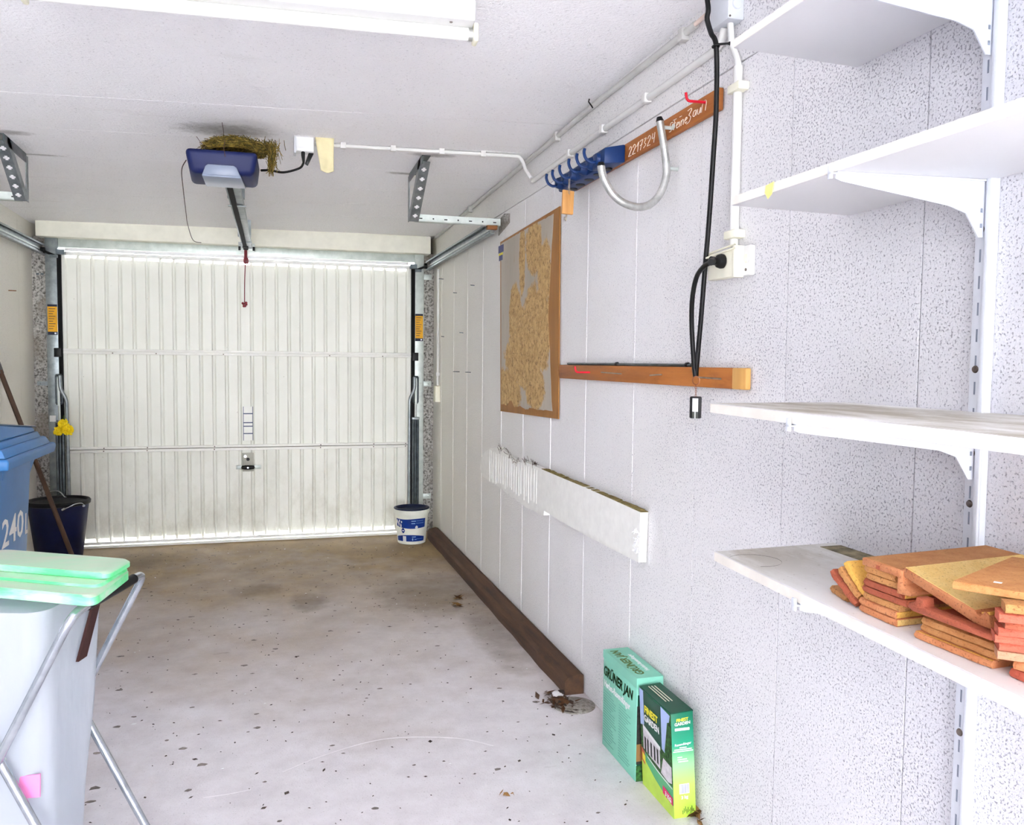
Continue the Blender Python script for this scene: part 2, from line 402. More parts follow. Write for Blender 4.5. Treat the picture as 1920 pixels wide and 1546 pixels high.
def lettering(txt, size, origin, xdir, ydir, mat, parent, name='lettering', depth=.0004, align='LEFT', bold=0, shear=0, squash=1):
    cu = bpy.data.curves.new('txt', 'FONT'); cu.body = txt; cu.size = size; cu.extrude = depth / 2; cu.align_x = align
    cu.resolution_u = 2; cu.offset = bold; cu.shear = shear
    ob = bpy.data.objects.new('txt', cu); COL.objects.link(ob)
    bpy.context.view_layer.update()
    dg = bpy.context.evaluated_depsgraph_get()
    me = bpy.data.meshes.new_from_object(ob.evaluated_get(dg)); me.name = name
    bpy.data.objects.remove(ob); bpy.data.curves.remove(cu)
    X = Vector(xdir).normalized(); Y = Vector(ydir).normalized(); Z = X.cross(Y)
    mt = Matrix(((X.x * squash, Y.x, Z.x, origin[0]), (X.y * squash, Y.y, Z.y, origin[1]), (X.z * squash, Y.z, Z.z, origin[2]), (0, 0, 0, 1)))
    me.transform(mt); me.materials.clear(); me.materials.append(mat)
    o = bpy.data.objects.new(name, me); COL.objects.link(o)
    if parent is not None:
        o.parent = parent; o.matrix_parent_inverse = world_of(parent).inverted()
    return o
def copy_tree(o, parent=None):
    c = o.copy(); COL.objects.link(c)
    if parent is not None: c.parent = parent; c.matrix_parent_inverse = o.matrix_parent_inverse.copy()
    for ch in list(o.children): copy_tree(ch, c)
    return c

YB = -5.0         # unseen end behind the viewer, left open and set back to even the light
W = 1.29          # inner face of right wall
LW = -1.67        # inner face of left wall
def cz(x, y): return 2.515 - .0195 * (y - 2.4) + .012 * (x - 1.29)

# ================================================================ STRUCTURE
g = struct(MB().box(-9, 9, -9, 14, -.16, -.06).build('ground', M['ground']))
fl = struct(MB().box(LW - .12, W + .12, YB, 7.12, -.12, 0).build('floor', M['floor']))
# right wall: backing slab with cast concrete panels, joints recessed
wr = struct(MB().box(W + .008, W + .13, YB, 7.12, 0, 2.62).build('wall_right', M['wall']))
seams = [YB] + [v * .47 - 2.32 for v in range(-20, 0) if v * .47 - 2.32 > YB + .1] + [-1.85, -1.38, -.91, -.44, .03, .505, .975, 1.447, 1.916, 2.39, 2.866, 3.36, 3.822, 4.282, 4.724, 5.19, 5.628, 6.075, 6.53, 7.0]
for a, b in zip(seams[:-1], seams[1:]):
    j = .0014
    MB().box(W, W + .012, a + j, b - j, 0, 2.277).build('wall_panel', M['wall'], wr, bevel=.0012, seg=1)
MB().box(W - .004, W + .012, YB, 7.0, 2.279, 2.56).build('wall_panel', M['wall'], wr, bevel=.003, seg=2)
for y in seams[1:-1]:
    if y > 2.7: MB().tube([(W + .0005, y, .0), (W - .0004, y + .001, 1.1), (W + .0005, y, 2.276)], .0018 if y < 3.6 else .0028, 6).build('joint_bead', M['wall'], wr)
# left wall
wl = struct(MB().box(LW - .13, LW - .008, YB, 7.12, 0, 2.62).build('wall_left', M['wall']))
for a, b in zip(seams[:-1], seams[1:]):
    MB().box(LW - .012, LW, a + .0014, b - .0014, 0, 2.56).build('wall_panel', M['wall'], wl, bevel=.0012, seg=1)
# front wall: two pitted piers and the part above the lintel
wf = struct(MB().box(LW - .13, W + .13, 7.0, 7.12, 2.3, 2.62).build('wall_front', M['rough']))
MB().box(LW - .01, -1.575, 6.88, 7.12, 0, 2.3).build('pier', M['rough'], wf, bevel=.006)
MB().box(1.205, W + .01, 6.88, 7.12, 0, 2.3).build('pier', M['rough'], wf, bevel=.006)
# lintel beam
struct(MB().box(-1.615, 1.243, 6.76, 7.1, 2.285, 2.425).build('trim_1', M['lintel'], bevel=.008))
# ceiling: slab plus boarding panels
def cslab(name, ya, yb, ka, kb, dz0, dz1, parent=None, x0=LW - .02, x1=W + .02, bev=.0015):
    p = []
    for dz in (dz0, dz1):
        for x, y0, k in ((x0, ya, ka), (x1, ya, ka), (x1, yb, kb), (x0, yb, kb)):
            y = y0 + k * (x - 1.29); p.append((x, y, cz(x, y) + dz))
    return MB().hexa(p).build(name, M['ceil'], parent, bevel=bev, seg=1)
ce = struct(cslab('ceiling', YB, 7.12, 0, 0, .008, .14, None, LW - .13, W + .13, 0))
cs = [(YB, 0)] + [(v, 0) for v in (-4.8, -3.6, -2.4) if v > YB + .1] + [(-1.2, 0), (-.2, -.02), (.8, -.03), (2.0, -.04), (3.65, -.062), (4.15, -.062), (4.62, -.08), (5.14, -.072), (5.565, -.085), (5.985, -.1), (6.9, 0)]
for (a, ka), (b, kb) in zip(cs[:-1], cs[1:]):
    cslab('ceiling_panel', a + .002, b - .002, ka, kb, 0, .012, ce)

# ================================================================ GARAGE DOOR
door = struct(thing('door_1', None, None, (-.18, 6.86, 0)))
DX0, DX1, DY = -1.47, 1.1, 6.86
def sheet(z0, z1, g0, g1):
    """trapezoid-ribbed steel sheet; ribs stand 14 mm into the garage"""
    mb = MB(); n = 27; p = (DX1 - DX0 - .05) / n; x = DX0 + .025
    prof = [(DX0 + .004, DY - .012), (x, DY - .012)]
    for i in range(n):
        xa = x + i * p
        prof += [(xa + .009, DY), (xa + p - .022, DY), (xa + p - .012, DY - .014)]
        if i < n - 1: prof += [(xa + p - .002, DY - .014)]
    prof += [(DX1 - .004, DY - .012)]
    vs = []; fs = []; m = len(prof)
    # the pans stop short of the top and bottom rails where g0/g1 say so; daylight comes in there
    for z, g, sg in ((z0, g0, 1), (z1, g1, -1)):
        vs += [(a, b, z + sg * (g if b > DY - .006 else 0)) for a, b in prof]
    vs += [(a, b + .0012, z) for a, b, z in vs]
    for i in range(m - 1):
        fs += [(i, i + 1, m + i + 1, m + i), (2 * m + i, 3 * m + i, 3 * m + i + 1, 2 * m + i + 1)]
    mb.add(vs, fs)
    return mb.build('door_panel', M['door'], door, smooth=20)
sheet(1.475, 2.18, 0, .03); sheet(.745, 1.46, 0, 0); sheet(.03, .73, .034, 0)
for z in (1.4675, .7375): MB().box(DX0, DX1, DY - .012, DY + .012, z - .012, z + .012).build('rail_backing', M['doorrail'] if z > 1 else M['speck'], door)  # lower backing dark, painting the shade in the gap between the rails
def rail(x0, x1, z0, z1, y0=DY - .03, y1=DY + .014, nm='door_rail', m=None):
    return MB().box(x0, x1, y0, y1, z0, z1).build(nm, m or M['doorrail'], door, bevel=.003)
rail(DX0 + .03, DX1 - .03, 2.196, 2.218, DY - .045, DY - .005, 'top_seal', M['tube'])
rail(DX0, DX1, 2.166, 2.192)
rail(DX0, DX1, 1.469, 1.487, DY - .024); rail(DX0, DX1, 1.449, 1.4665, DY - .024)
rail(DX0, DX1, .740, .758, DY - .026); rail(DX0, DX1, .715, .736, DY - .026)
rail(DX0, DX1, .022, .043, DY - .03); rail(DX0 - .01, DX1 + .01, .0, .016, DY - .05, DY + .02, 'threshold')
for x0, x1 in ((DX0, DX0 + .028), (DX1 - .028, DX1)):
    MB().box(x0, x1, DY - .02, DY + .02, .02, 2.19).build('door_stile', M['door'], door, bevel=.003)
# screws on the rails
for z in (1.458, .748, .726):
    for x in (-1.28, -.98, -.5, .3, .72, .98):
        MB().lathe([(.0, -.002), (.004, -.002), (.005, 0)], (x + z * .1, DY - .026, z), 8, 'y').build('screw', M['screw'], door)
# steel frame
for x0, x1, nm in ((-1.572, -1.488, 'l'), (1.122, 1.2, 'r')):
    fp = MB().box(x0, x1, 6.83, 6.9, 0, 2.285).build('frame_post', M['galv'] if nm == 'l' else M['galvl'], door, bevel=.003)
    MB().box(*((x1 - .004, x1 + .022) if nm == 'l' else (x0 - .026, x0 + .003)), 6.815, 6.9, .1, 2.17).build('seal_strip', M['seal'], door)
    # warning sticker on the post
    cx = (x0 + x1) / 2; y = 6.829
    lb = MB()
    lb.mat(M['dlabel']).box(cx - .032, cx + .032, y - .001, y, 1.79, 1.806).box(cx - .032, cx + .032, y - .001, y, 1.585, 1.608)
    lb.mat(M['ylabel']).box(cx - .032, cx + .032, y - .001, y, 1.608, 1.79)
    lb.mat(M['dlabel'])
    for k in range(9):
        z = 1.772 - k * .018; lb.box(cx - .024, cx + .02 - (k % 3) * .008, y - .0016, y - .001, z, z + .004)
    lb.mat(M['tube']).box(cx + .012, cx + .024, y - .0016, y - .001, 1.591, 1.602)
    s = lb.build('warning_sticker', None, fp); s['label'] = 'yellow sticker with dark bands and fine print'
MB().box(-1.488, 1.122, 6.85, 6.9, 2.222, 2.285).build('frame_header', M['galvl'], door, bevel=.003)
# wall anchors of the frame
for z in (2.11, 1.235, .3):
    b = MB().box(1.198, 1.272, 6.872, 6.878, z - .022, z + .022)
    b.lathe([(.0, -.012), (.008, -.012), (.008, 0)], (1.25, 6.872, z), 8, 'y'); b.build('wall_anchor', M['galvl'], door, bevel=.001)
b = MB().box(-1.65, -1.57, 6.872, 6.878, 1.215, 1.245); b.lathe([(.0, -.012), (.009, -.012), (.009, 0)], (-1.635, 6.872, 1.23), 8, 'y')
b.build('wall_anchor', M['galv'], door)
b = MB()
for i in range(5): b.box(-1.64 + i * .03, -1.622 + i * .03, 6.868, 6.876, 2.02, 2.032)
b.build('wall_anchor', M['steel'], door)
# hinge blocks on the seal strip, springs and lever arms on both sides
for sx, cx in ((1, -1.492), (-1, 1.13)):
    MB().box(cx - .026, cx + .02, 6.79, 6.83, 1.425, 1.49).build('hinge_block', M['black'], door, bevel=.003)
    b = MB().mat(M['steel'])
    for k in (-.014, .014): b.tube([(cx + k * 1.3, 6.8, 1.292), (cx + k * 1.3, 6.8, 1.085)], .007, 8)
    b.tube([(cx - .018, 6.8, 1.292), (cx + .018, 6.8, 1.292)], .009, 8); b.tube([(cx - .018, 6.8, 1.085), (cx + .018, 6.8, 1.085)], .009, 8)
    b.mat(M['galvl']).box(cx - .008, cx + .008, 6.788, 6.8, 1.07, 1.27)
    b.tube([(cx, 6.8, 1.07), (cx, 6.8, .96)], .009, 8)
    b.build('spring_hook', None, door)
    for k in (-1, 0, 1):
        MB().tube([(cx + k * .019, 6.8, z * .012 + .1) for z in range(0, 73, 8)], .0095, 8).build('tension_spring', M['steel'], door)
    MB().mat(M['galv']).box(cx - .03, cx + .03, 6.785, 6.815, .945, .965).build('spring_plate', M['galv'], door, bevel=.002)
    arm = bend([(cx + sx * .01, 6.79, 1.29), (cx + sx * .01, 6.79, 1.19), (cx + sx * .052, 6.79, 1.12), (cx + sx * .056, 6.79, .08)], .05)
    MB().tube(arm, .0125, 10).build('lever_arm', M['galv'], door)
    # roller carriage at the top corner
    xr = -1.47 if sx == 1 else 1.1
    b = MB().mat(M['steel']).box(xr - .02, xr + .035, 6.78, 6.83, 2.165, 2.2).box(xr - .02 - sx * .04, xr + .03 - sx * .04, 6.775, 6.8, 2.14, 2.16)
    b.mat(M['black']).tube([(xr - sx * .02, 6.79, 2.15), (xr - sx * .1, 6.79, 2.185)], .009, 8)
    b.lathe([(.0, -.012), (.022, -.012), (.022, .012), (.0, .012)], (xr - sx * .105, 6.79, 2.19), 14, 'x')
    b.build('roller_carriage', None, door)
# lock plate, turn handle and the patched strip above it
lp = MB().box(-.222, -.138, 6.826, 6.832, .55, .695).build('lock_plate', M['plastic_clear'], door, bevel=.002)
b = MB().lathe([(.0, -.004), (.013, -.004), (.013, .0)], (-.18, 6.826, .645), 12, 'y'); b.build('lock_cylinder', M['black'], lp)
b = MB().lathe([(.004, -.003), (.011, -.003), (.012, 0)], (-.2, 6.826, .668), 10, 'y'); b.build('key_rosette', M['chrome'], lp)
hb = MB().box(-.268, -.084, 6.82, 6.826, .568, .598)
hb.lathe([(.0, -.004), (.006, -.004), (.006, 0)], (-.255, 6.82, .584), 8, 'y').lathe([(.0, -.004), (.006, -.004), (.006, 0)], (-.095, 6.82, .584), 8, 'y')
hb = hb.build('handle_bar', M['galvl'], lp, bevel=.002)
b = MB(); b.lathe([(0, -.052), (.013, -.046), (.017, -.02), (.017, .02), (.013, .046), (0, .052)], (-.18, 6.8, .584), 14, 'x')
b.build('turn_handle', M['black'], lp)
b = MB().lathe([(.0, -.003), (.007, -.003), (.008, 0)], (-.18, 6.783, .584), 10, 'y').build('handle_cap', M['chrome'], lp)
st = MB().mat(M['doorrail']).box(-.213, -.142, 6.842, 6.848, .79, 1.055)
st.mat(plain('55627c', .5))
for z in (1.0, .93, .902, .845): st.box(-.213, -.142, 6.8405, 6.843, z - .004, z + .004)
st.box(-.2145, -.21, 6.8405, 6.846, .79, 1.055).box(-.145, -.1405, 6.8405, 6.846, .79, 1.055)
s = st.build('taped_strip', None, door); s['label'] = 'white strip held with bluish tape bands'

# ================================================================ CEILING TRACKS AND HANGERS
def track(name, label, xw, sx, y0, y1, z):
    t = thing(name, label, 'track', (xw, y0, z))
    h = .036; d = .03
    poly = [(0, -h), (d, -h), (d, -h + .012), (d - .003, -h + .012), (d - .003, -h + .003), (.003, -h + .003), (.003, h - .003), (d - .003, h - .003), (d - .003, h - .012), (d, h - .012), (d, h), (0, h)]
    MB().prism([(xw - sx * p, y0, z + q) for p, q in poly], (0, y1 - y0, 0)).build('channel', M['galv'], t)
    MB().prism([(xw - sx * .004, y0, z - .006), (xw - sx * .009, y0, z - .006), (xw - sx * .009, y0, z + .006), (xw - sx * .004, y0, z + .006)], (0, y1 - y0, 0)).build('guide_rib', M['galvl'], t)
    return t
tr = track('door_track', 'grey steel door track running along the right wall under the ceiling', 1.25, 1, 4.775, 6.86, 2.2)
tl = track('door_track', 'grey steel door track running along the left wall under the ceiling', -1.6, -1, 4.83, 6.86, 2.2)
def hanger(label, x, ytf, ytb, yb, zb, bx0, bx1, sx):
    t = thing('track_hanger', label, 'bracket', (x, yb, zb))
    zt = cz(x, ytf) - .0; zt2 = cz(x, ytb)
    w = .045
    # top angle along the ceiling
    b = MB().hexa([(x, ytf, zt - .004), (x + w * sx, ytf, zt - .004), (x + w * sx, ytb, zt2 - .004), (x, ytb, zt2 - .004),
                   (x, ytf, zt), (x + w * sx, ytf, zt), (x + w * sx, ytb, zt2), (x, ytb, zt2)])
    b.hexa([(x, ytf, zt - .045), (x + .004 * sx, ytf, zt - .045), (x + .004 * sx, ytb, zt2 - .045), (x, ytb, zt2 - .045),
            (x, ytf, zt - .004), (x + .004 * sx, ytf, zt - .004), (x + .004 * sx, ytb, zt2 - .004), (x, ytb, zt2 - .004)])
    b.build('ceiling_angle', M['steel'], t)
    # rear upright and slanting perforated strut
    MB().box(min(x, x + .004 * sx), max(x, x + .004 * sx), yb - .02, yb + .02, zb - .02, zt2 - .01).build('upright', M['galv'], t)
    A = Vector((x, ytf + .05, zt - .02)); B = Vector((x, yb - .03, zb - .02)); d = (B - A); nrm = Vector((0, -d.z, d.y)).normalized()
    if nrm.y > 0: nrm = -nrm
    st = MB().obox(A, d, (w * sx * 1.15, 0, 0), nrm * .004).obox(A, d, (.004 * sx, 0, 0), -nrm * .04).build('slotted_strut', M['galv'], t)
    for k in range(6):
        c = A + d * (.12 + k * .155) + Vector((w * sx * .58, 0, 0)) + nrm * .0035; u = d.normalized() * .013
        MB().obox(c - u - Vector((.006, 0, 0)), u * 2, (.012, 0, 0), nrm * .0012).obox(c - u * .4 - Vector((.013, 0, 0)), u * .8, (.026, 0, 0), nrm * .0012).build('slot', M['ceil'], st)
    # crossbar to the wall
    bar = MB().box(bx0, bx1, yb - .03, yb - .026, zb - .018, zb + .02).box(bx0, bx1, yb - .03, yb + .01, zb - .02, zb - .016).build('crossbar', M['galvl'], t)
    for k in range(7):
        xx = bx0 + (bx1 - bx0) * (.06 + k * .145)
        MB().box(xx - (.004 if k % 2 else .009), xx + (.004 if k % 2 else .009), yb - .0312, yb - .0298, zb - .006, zb + (.002 if k % 2 else .0)).build('bolt_hole', M['black'], bar)
    return t
hr = hanger('slotted steel ceiling hanger with pale crossbar at the right wall', .745, 4.315, 4.74, 4.75, 2.222, .78, 1.272, 1)
MB().box(1.19, 1.25, 4.7, 4.735, 2.178, 2.2).build('bolt_plate', M['rust'], hr, bevel=.002)
hl = hanger('slotted steel ceiling hanger at the left edge of the ceiling', -1.175, 4.42, 4.79, 4.8, 2.222, LW + .01, -1.2, -1)

# ================================================================ CEILING FITTINGS
# fluorescent batten
ft = thing('fluorescent_lamp', 'white fluorescent batten lamp with bare tube at the top of the ceiling', 'lamp', (.2, 2.6, 2.45))
a = Vector((-.62, 2.775, 0)); b = Vector((.6, 2.7, 0)); dx = (b - a).normalized(); nx = Vector((-dx.y, dx.x, 0))
def lampbox(p, q, o0, o1, z0, z1): 
    return MB().hexa([tuple(p + nx * o0 + Vector((0, 0, z0))), tuple(q + nx * o0 + Vector((0, 0, z0))), tuple(q + nx * o1 + Vector((0, 0, z0))), tuple(p + nx * o1 + Vector((0, 0, z0))),
                      tuple(p + nx * o0 + Vector((0, 0, z1))), tuple(q + nx * o0 + Vector((0, 0, z1))), tuple(q + nx * o1 + Vector((0, 0, z1))), tuple(p + nx * o1 + Vector((0, 0, z1)))])
T0 = 2.405
lampbox(a, b, -.225, -.135, T0 + .018, 2.485).build('batten_housing', plain('d6d6d3', .45, 0, .02), ft, bevel=.006)
pa = a + nx * -.165; pb = b + nx * -.165
MB().tube([tuple(pa + Vector((0, 0, T0))), tuple(pb + Vector((0, 0, T0)))], .0185, 18).build('fluorescent_tube', M['lamp'], ft)
for p, q in ((b, b + dx * .016), (a - dx * .016, a)):
    lampbox(p, q, -.19, -.14, T0 - .026, T0 + .03).build('end_holder', M['cream'], ft, bevel=.006)
MB().tube([tuple(pb - dx * .014 + Vector((0, 0, T0))), tuple(pb + dx * .001 + Vector((0, 0, T0)))], .0192, 18).build('end_cap', M['alu'], ft)
sc = MB().lathe([(0, -.002), (.004, -.002), (.005, 0)], tuple(b - dx * .07 + nx * -.2 + Vector((0, 0, T0 + .018))), 10); sc.build('screw', M['screw'], ft)

# garage door operator
mo = thing('door_opener', 'dark blue garage door opener motor with pale light cover on ceiling', 'door opener', (-.2, 4.0, 2.3))
pf = [(-.352, 3.885, 2.325), (-.055, 3.885, 2.325), (-.062, 3.9, 2.215), (-.335, 3.9, 2.215)]
mb = MB().hexa([(-.330, 3.905, 2.222), (-.070, 3.905, 2.222), (-.056, 4.15, 2.215), (-.345, 4.15, 2.215), (-.352, 3.885, 2.322), (-.05, 3.885, 2.322), (-.045, 4.19, 2.325), (-.355, 4.19, 2.325)])
mb.build('motor_housing', M['blue'], mo, bevel=.022, seg=4)
lens = MB().prism([(-.268, 3.888, 2.25), (-.256, 3.886, 2.257), (-.152, 3.886, 2.257), (-.14, 3.888, 2.25), (-.122, 3.893, 2.212), (-.282, 3.893, 2.212)], (0, .012, 0))
lens.hexa([(-.282, 3.895, 2.206), (-.122, 3.895, 2.206), (-.108, 4.135, 2.2085), (-.282, 4.135, 2.2085), (-.282, 3.895, 2.216), (-.122, 3.895, 2.216), (-.108, 4.135, 2.218), (-.282, 4.135, 2.218)])
lens.build('light_cover', M['lens'], mo, bevel=.004)
MB().prism([(-.215, 4.1, 2.265), (-.145, 4.1, 2.265), (-.145, 4.1, 2.3), (-.215, 4.1, 2.3)], (.01, 2.69, -.004)).build('drive_rail', M['galv'], mo, bevel=.003)
MB().prism([(-.205, 4.16, 2.256), (-.178, 4.16, 2.256), (-.178, 4.16, 2.264), (-.205, 4.16, 2.264)], (.01, 2.68, -.004)).build('drive_belt', M['seal'], mo)
for y in (4.9, 6.4):
    MB().box(-.225, -.135, y - .02, y + .02, 2.3, cz(-.18, y)).box(-.222, -.128, y - .02, y + .02, 2.255, 2.259).build('rail_clip', M['galv'], mo)
b = MB().box(-.235, -.115, 6.745, 6.76, 2.24, 2.3).build('wall_bracket', M['galvl'], mo, bevel=.002)
for xa in (-.235, -.132): MB().box(xa, xa + .017, 6.737, 6.746, 2.245, 2.275).build('bolt_clamp', M['black'], mo, bevel=.002)
b = MB().mat(M['black'])
b.lathe([(.0, -.02), (.018, -.02), (.02, 0), (.014, .025), (.0, .03)], (-.18, 6.68, 2.262), 12)
b.box(-.2, -.16, 6.6, 6.68, 2.25, 2.264).build('belt_trolley', None, mo, bevel=.002)
ar = MB().box(-.192, -.17, 6.7, 6.72, 2.17, 2.25).box(-.2, -.165, 6.81, 6.832, 2.155, 2.2).box(-.19, -.172, 6.71, 6.82, 2.165, 2.18).build('pull_arm', M['red2'], mo, bevel=.003)
# red emergency release cord
ro = thing('release_cord', 'dark red emergency release cord with knob hanging before the door', 'cord', (-.19, 6.7, 2.2))
MB().tube(spline([(-.183, 6.69, 2.155), (-.186, 6.69, 2.1), (-.19, 6.69, 2.0), (-.192, 6.69, 1.85)], 6), .0035, 6).build('cord', M['red2'], ro)
b = MB()
for k in range(7):
    b.lathe([(0, -.01), (.008, -.006), (.01, 0), (.008, .006), (0, .01)], (-.192 + .012 * math.cos(k), 6.69 + .01 * math.sin(k * 1.7), 1.835 + .013 * math.sin(k * 2.3)), 8)
b.build('knob', M['red2'], ro)
# thin wire dangling left of the motor
tag(MB().tube(spline([(-0.35, 3.95, 2.28), (-0.382, 4.1, 2.269), (-0.424, 4.6, 2.288), (-0.482, 5.4, 2.284), (-0.527, 6, 2.31), (-0.544, 6.6, 2.286), (-.5, 6.75, 2.29)], 8), .0022, 5).build('antenna_wire', M['darkbrown']), 'thin brown wire hanging loose beside the blue motor box', 'wire')

# birds' nest on the motor
ne = thing('bird_nest', 'straw bird nest built on top of the blue motor box', 'nest', (-.15, 4.02, 2.33))
core = MB(); vs = []; fs = []; n = 22; m = 8
for i in range(m):
    t = i / (m - 1)
    for k in range(n):
        ang = 2 * math.pi * k / n; r = (1 - t ** 2.2) ** .5 * (1 + .12 * math.sin(3 * ang + i)) + .02
        vs.append((-.155 + .13 * r * math.cos(ang), 4.03 + .10 * r * math.sin(ang), 2.343 + .055 * t))
for i in range(m - 1):
    for k in range(n): fs.append((i * n + k, i * n + (k + 1) % n, (i + 1) * n + (k + 1) % n, (i + 1) * n + k))
fs.append([(m - 1) * n + k for k in range(n)])
core.add(vs, fs).build('nest_core', M['straw'], ne)
stw = MB()
def straw(mb, c, d, L, r):
    d = d.normalized(); s = d.orthogonal().normalized(); u = d.cross(s)
    A = c - d * L / 2; B = c + d * L / 2; mid = c + s * L * random.uniform(-.12, .12)
    for p, q in ((A, mid), (mid, B)):
        mb.add([p - s * r, p + s * r, p + u * r, q - s * r, q + s * r, q + u * r], [(0, 1, 4, 3), (1, 2, 5, 4), (2, 0, 3, 5)])
m_ = False
for k in range(1600):
    t = random.random() ** .8; ang = random.uniform(0, 2 * math.pi); r = (1 - t ** 2.2) ** .5
    c = Vector((-.152 + .135 * r * math.cos(ang), 4.03 + .106 * r * math.sin(ang), 2.343 + .06 * t + random.uniform(-.001, .008)))
    if k > 1150:   # the tail of straw slipping over the right side
        q = random.random() ** 1.5; m_ = random.random() < .4
        c = Vector((random.uniform(-.08, .008), 3.99 + .06 * random.gauss(0, .6), 2.348 + .04 * random.random())) if m_ else Vector((-.006 + (.022 - .012 * q) * abs(random.gauss(0, 1)), 3.98 + .06 * random.gauss(0, .5), 2.37 - .10 * q)); ang = 0
        d = Vector((random.gauss(.6, .5), random.gauss(0, .8), random.gauss(-.25, .15))) if m_ else Vector((random.gauss(.05, .2), random.gauss(0, .6), random.gauss(-.9, .3)))
    else:
        d = Vector((-math.sin(ang) + random.gauss(0, .5), math.cos(ang) + random.gauss(0, .5), random.gauss(0, .2)))
    L_ = random.uniform(.03, .075)
    if k <= 1150 or m_: c.z = max(c.z, 2.336 + abs(d.normalized().z) * L_ / 2)
    stw.mat(random.choice([M['straw'], M['straw'], M['straw2'], M['straw3']]))
    straw(stw, c, d, L_, random.uniform(.0009, .002))
stw.mat(M['stick'])
straw(stw, Vector((-.2, 4.0, 2.43)), Vector((-.1, -.1, 1)), .09, .0015); straw(stw, Vector((-.29, 3.95, 2.36)), Vector((-.6, 0, .9)), .06, .0015)
straw(stw, Vector((-.185, 3.872, 2.325)), Vector((0, -.1, 1)), .07, .002)
tag(stw.build('straw', None, ne, smooth=10), kind='stuff')
# ceiling socket, plug lead, cloth
so = thing('ceiling_socket', 'small white socket box on the ceiling right of the blue motor', 'socket', (.16, 4.15, 2.47))
MB().box(.115, .2, 4.14, 4.2, 2.4, 2.475).build('socket_body', M['white'], so, bevel=.005)
MB().box(.108, .118, 4.13, 4.205, 2.39, 2.474).build('backplate', M['grey'], so, bevel=.002)
MB().box(.12, .198, 4.134, 4.141, 2.402, 2.42).build('cover_flap', M['white'], so, bevel=.002)
MB().prism([(.176, 4.15, 2.399), (.2, 4.15, 2.399), (.172, 4.15, 2.34), (.158, 4.15, 2.348)], (0, .02, 0)).build('hinged_lid', M['black'], so, bevel=.003)
pc = thing('power_lead', 'black power lead from ceiling socket to the blue motor', 'cable', (.15, 4.16, 2.4))
MB().tube([(.15, 4.15, 2.402), (.15, 4.15, 2.385), (.152, 4.15, 2.355)], [.009, .009, .006], 10).build('plug', M['black'], pc)
MB().tube(spline([(.152, 4.15, 2.365), (.15, 4.148, 2.345), (.13, 4.14, 2.32), (.06, 4.12, 2.293), (.0, 4.09, 2.292), (-.022, 4.08, 2.288), (-.04, 4.07, 2.284)], 8), .0055, 8).build('lead', M['black'], pc)
cl = MB(); vs = []; nx_, nz_ = 7, 12
for j in range(nz_ + 1):
    t = j / nz_
    for i in range(nx_ + 1):
        s = i / nx_
        x0 = .205 + .024 * t; x1 = .292 - .002 * t
        vs.append((x0 + (x1 - x0) * s, 4.135 - .012 * math.sin(s * 5 + t * 2) * t - .008 * t, 2.472 - .158 * t - .006 * math.sin(s * 3.1) * (t > .95)))
cl.add(vs, [(j * (nx_ + 1) + i, j * (nx_ + 1) + i + 1, (j + 1) * (nx_ + 1) + i + 1, (j + 1) * (nx_ + 1) + i) for j in range(nz_) for i in range(nx_)])
co = cl.build('cloth', M['cloth']); sm = co.modifiers.new('thickness', 'SOLIDIFY'); sm.thickness = .006
tag(co, 'pale yellow cloth strip hanging from the ceiling beside the white socket', 'cloth')

# conduits
def conduit(name, label, pts, r, mat, clips=(), clipdir=(1, 0, 0), rad=.03):
    t = thing(name, label, 'pipe', pts[0])
    MB().tube(bend(pts, rad), r, 12).build('pipe', mat, t)
    for c in clips:
        c = Vector(c); d = Vector(clipdir)
        b = MB(); q = Vector((1, 1, 1)) * (r + .004)
        lo = c - q; hi = c + q
        for i in range(3):
            if abs(d[i]) > .5:   # leg of the clip reaches the surface
                if d[i] > 0: hi[i] = c[i] + r + .012
                else: lo[i] = c[i] - r - .012
        b.box(lo.x, hi.x, lo.y, hi.y, lo.z, hi.z).build('pipe_clip', mat, t, bevel=.003)
    return t
zz = lambda x, y: cz(x, y) - .014
conduit('conduit', 'thin white conduit crossing the ceiling from socket to right wall', [(.205, 4.2, zz(.2, 4.2)), (1.222, 4.17, zz(1.22, 4.17)), (1.243, 4.165, 2.43), (1.248, 4.16, 2.4), (1.272, 4.13, 2.352)], .009, M['conduit'],
        [(x, 4.2 - .03 * (x - .2), zz(x, 4.19)) for x in (.34, .58, .82, 1.03)], (0, 0, 1), .05)
conduit('conduit', 'grey conduit in the corner between ceiling and right wall', [(1.276, 2.42, 2.474), (1.276, 3.2, 2.474), (1.276, 4.2, 2.455), (1.276, 6.74, 2.414)], .012, M['conduit2'],
        [(1.276, 3.74, 2.465), (1.276, 2.5, 2.474), (1.276, 5.5, 2.434)], (0, 0, -1), .03)
MB().tube([(1.275, 2.45, 2.474), (1.27, 2.35, 2.474), (1.262, 2.258, 2.47)], .007, 10).build('cable_end', plain('e0cdc0', .6), [o for o in bpy.data.objects if o.get('label', '').startswith('grey conduit in the corner')][0])
tag(MB().tube([(1.27, 3.28, 2.462), (1.24, 3.25, 2.475), (1.235, 3.23, 2.478)], .003, 5).build('nail', M['black']), 'black nail at the corner conduit under the ceiling', 'nail')
conduit('conduit', 'white conduit sloping along the right wall above the wood strip', [(1.276, 4.11, 2.336), (1.276, 3.36, 2.346), (1.276, 2.3, 2.352), (1.27, 2.25, 2.362), (1.265, 2.225, 2.392)], .0125, M['conduit'],
        [(1.276, 3.56, 2.343), (1.276, 3.17, 2.347), (1.276, 2.77, 2.35)], (1, 0, 0), .06)
jb = thing('junction_box', 'grey electrical junction box at the top of the right wall', 'junction box', (1.25, 2.1, 2.44))
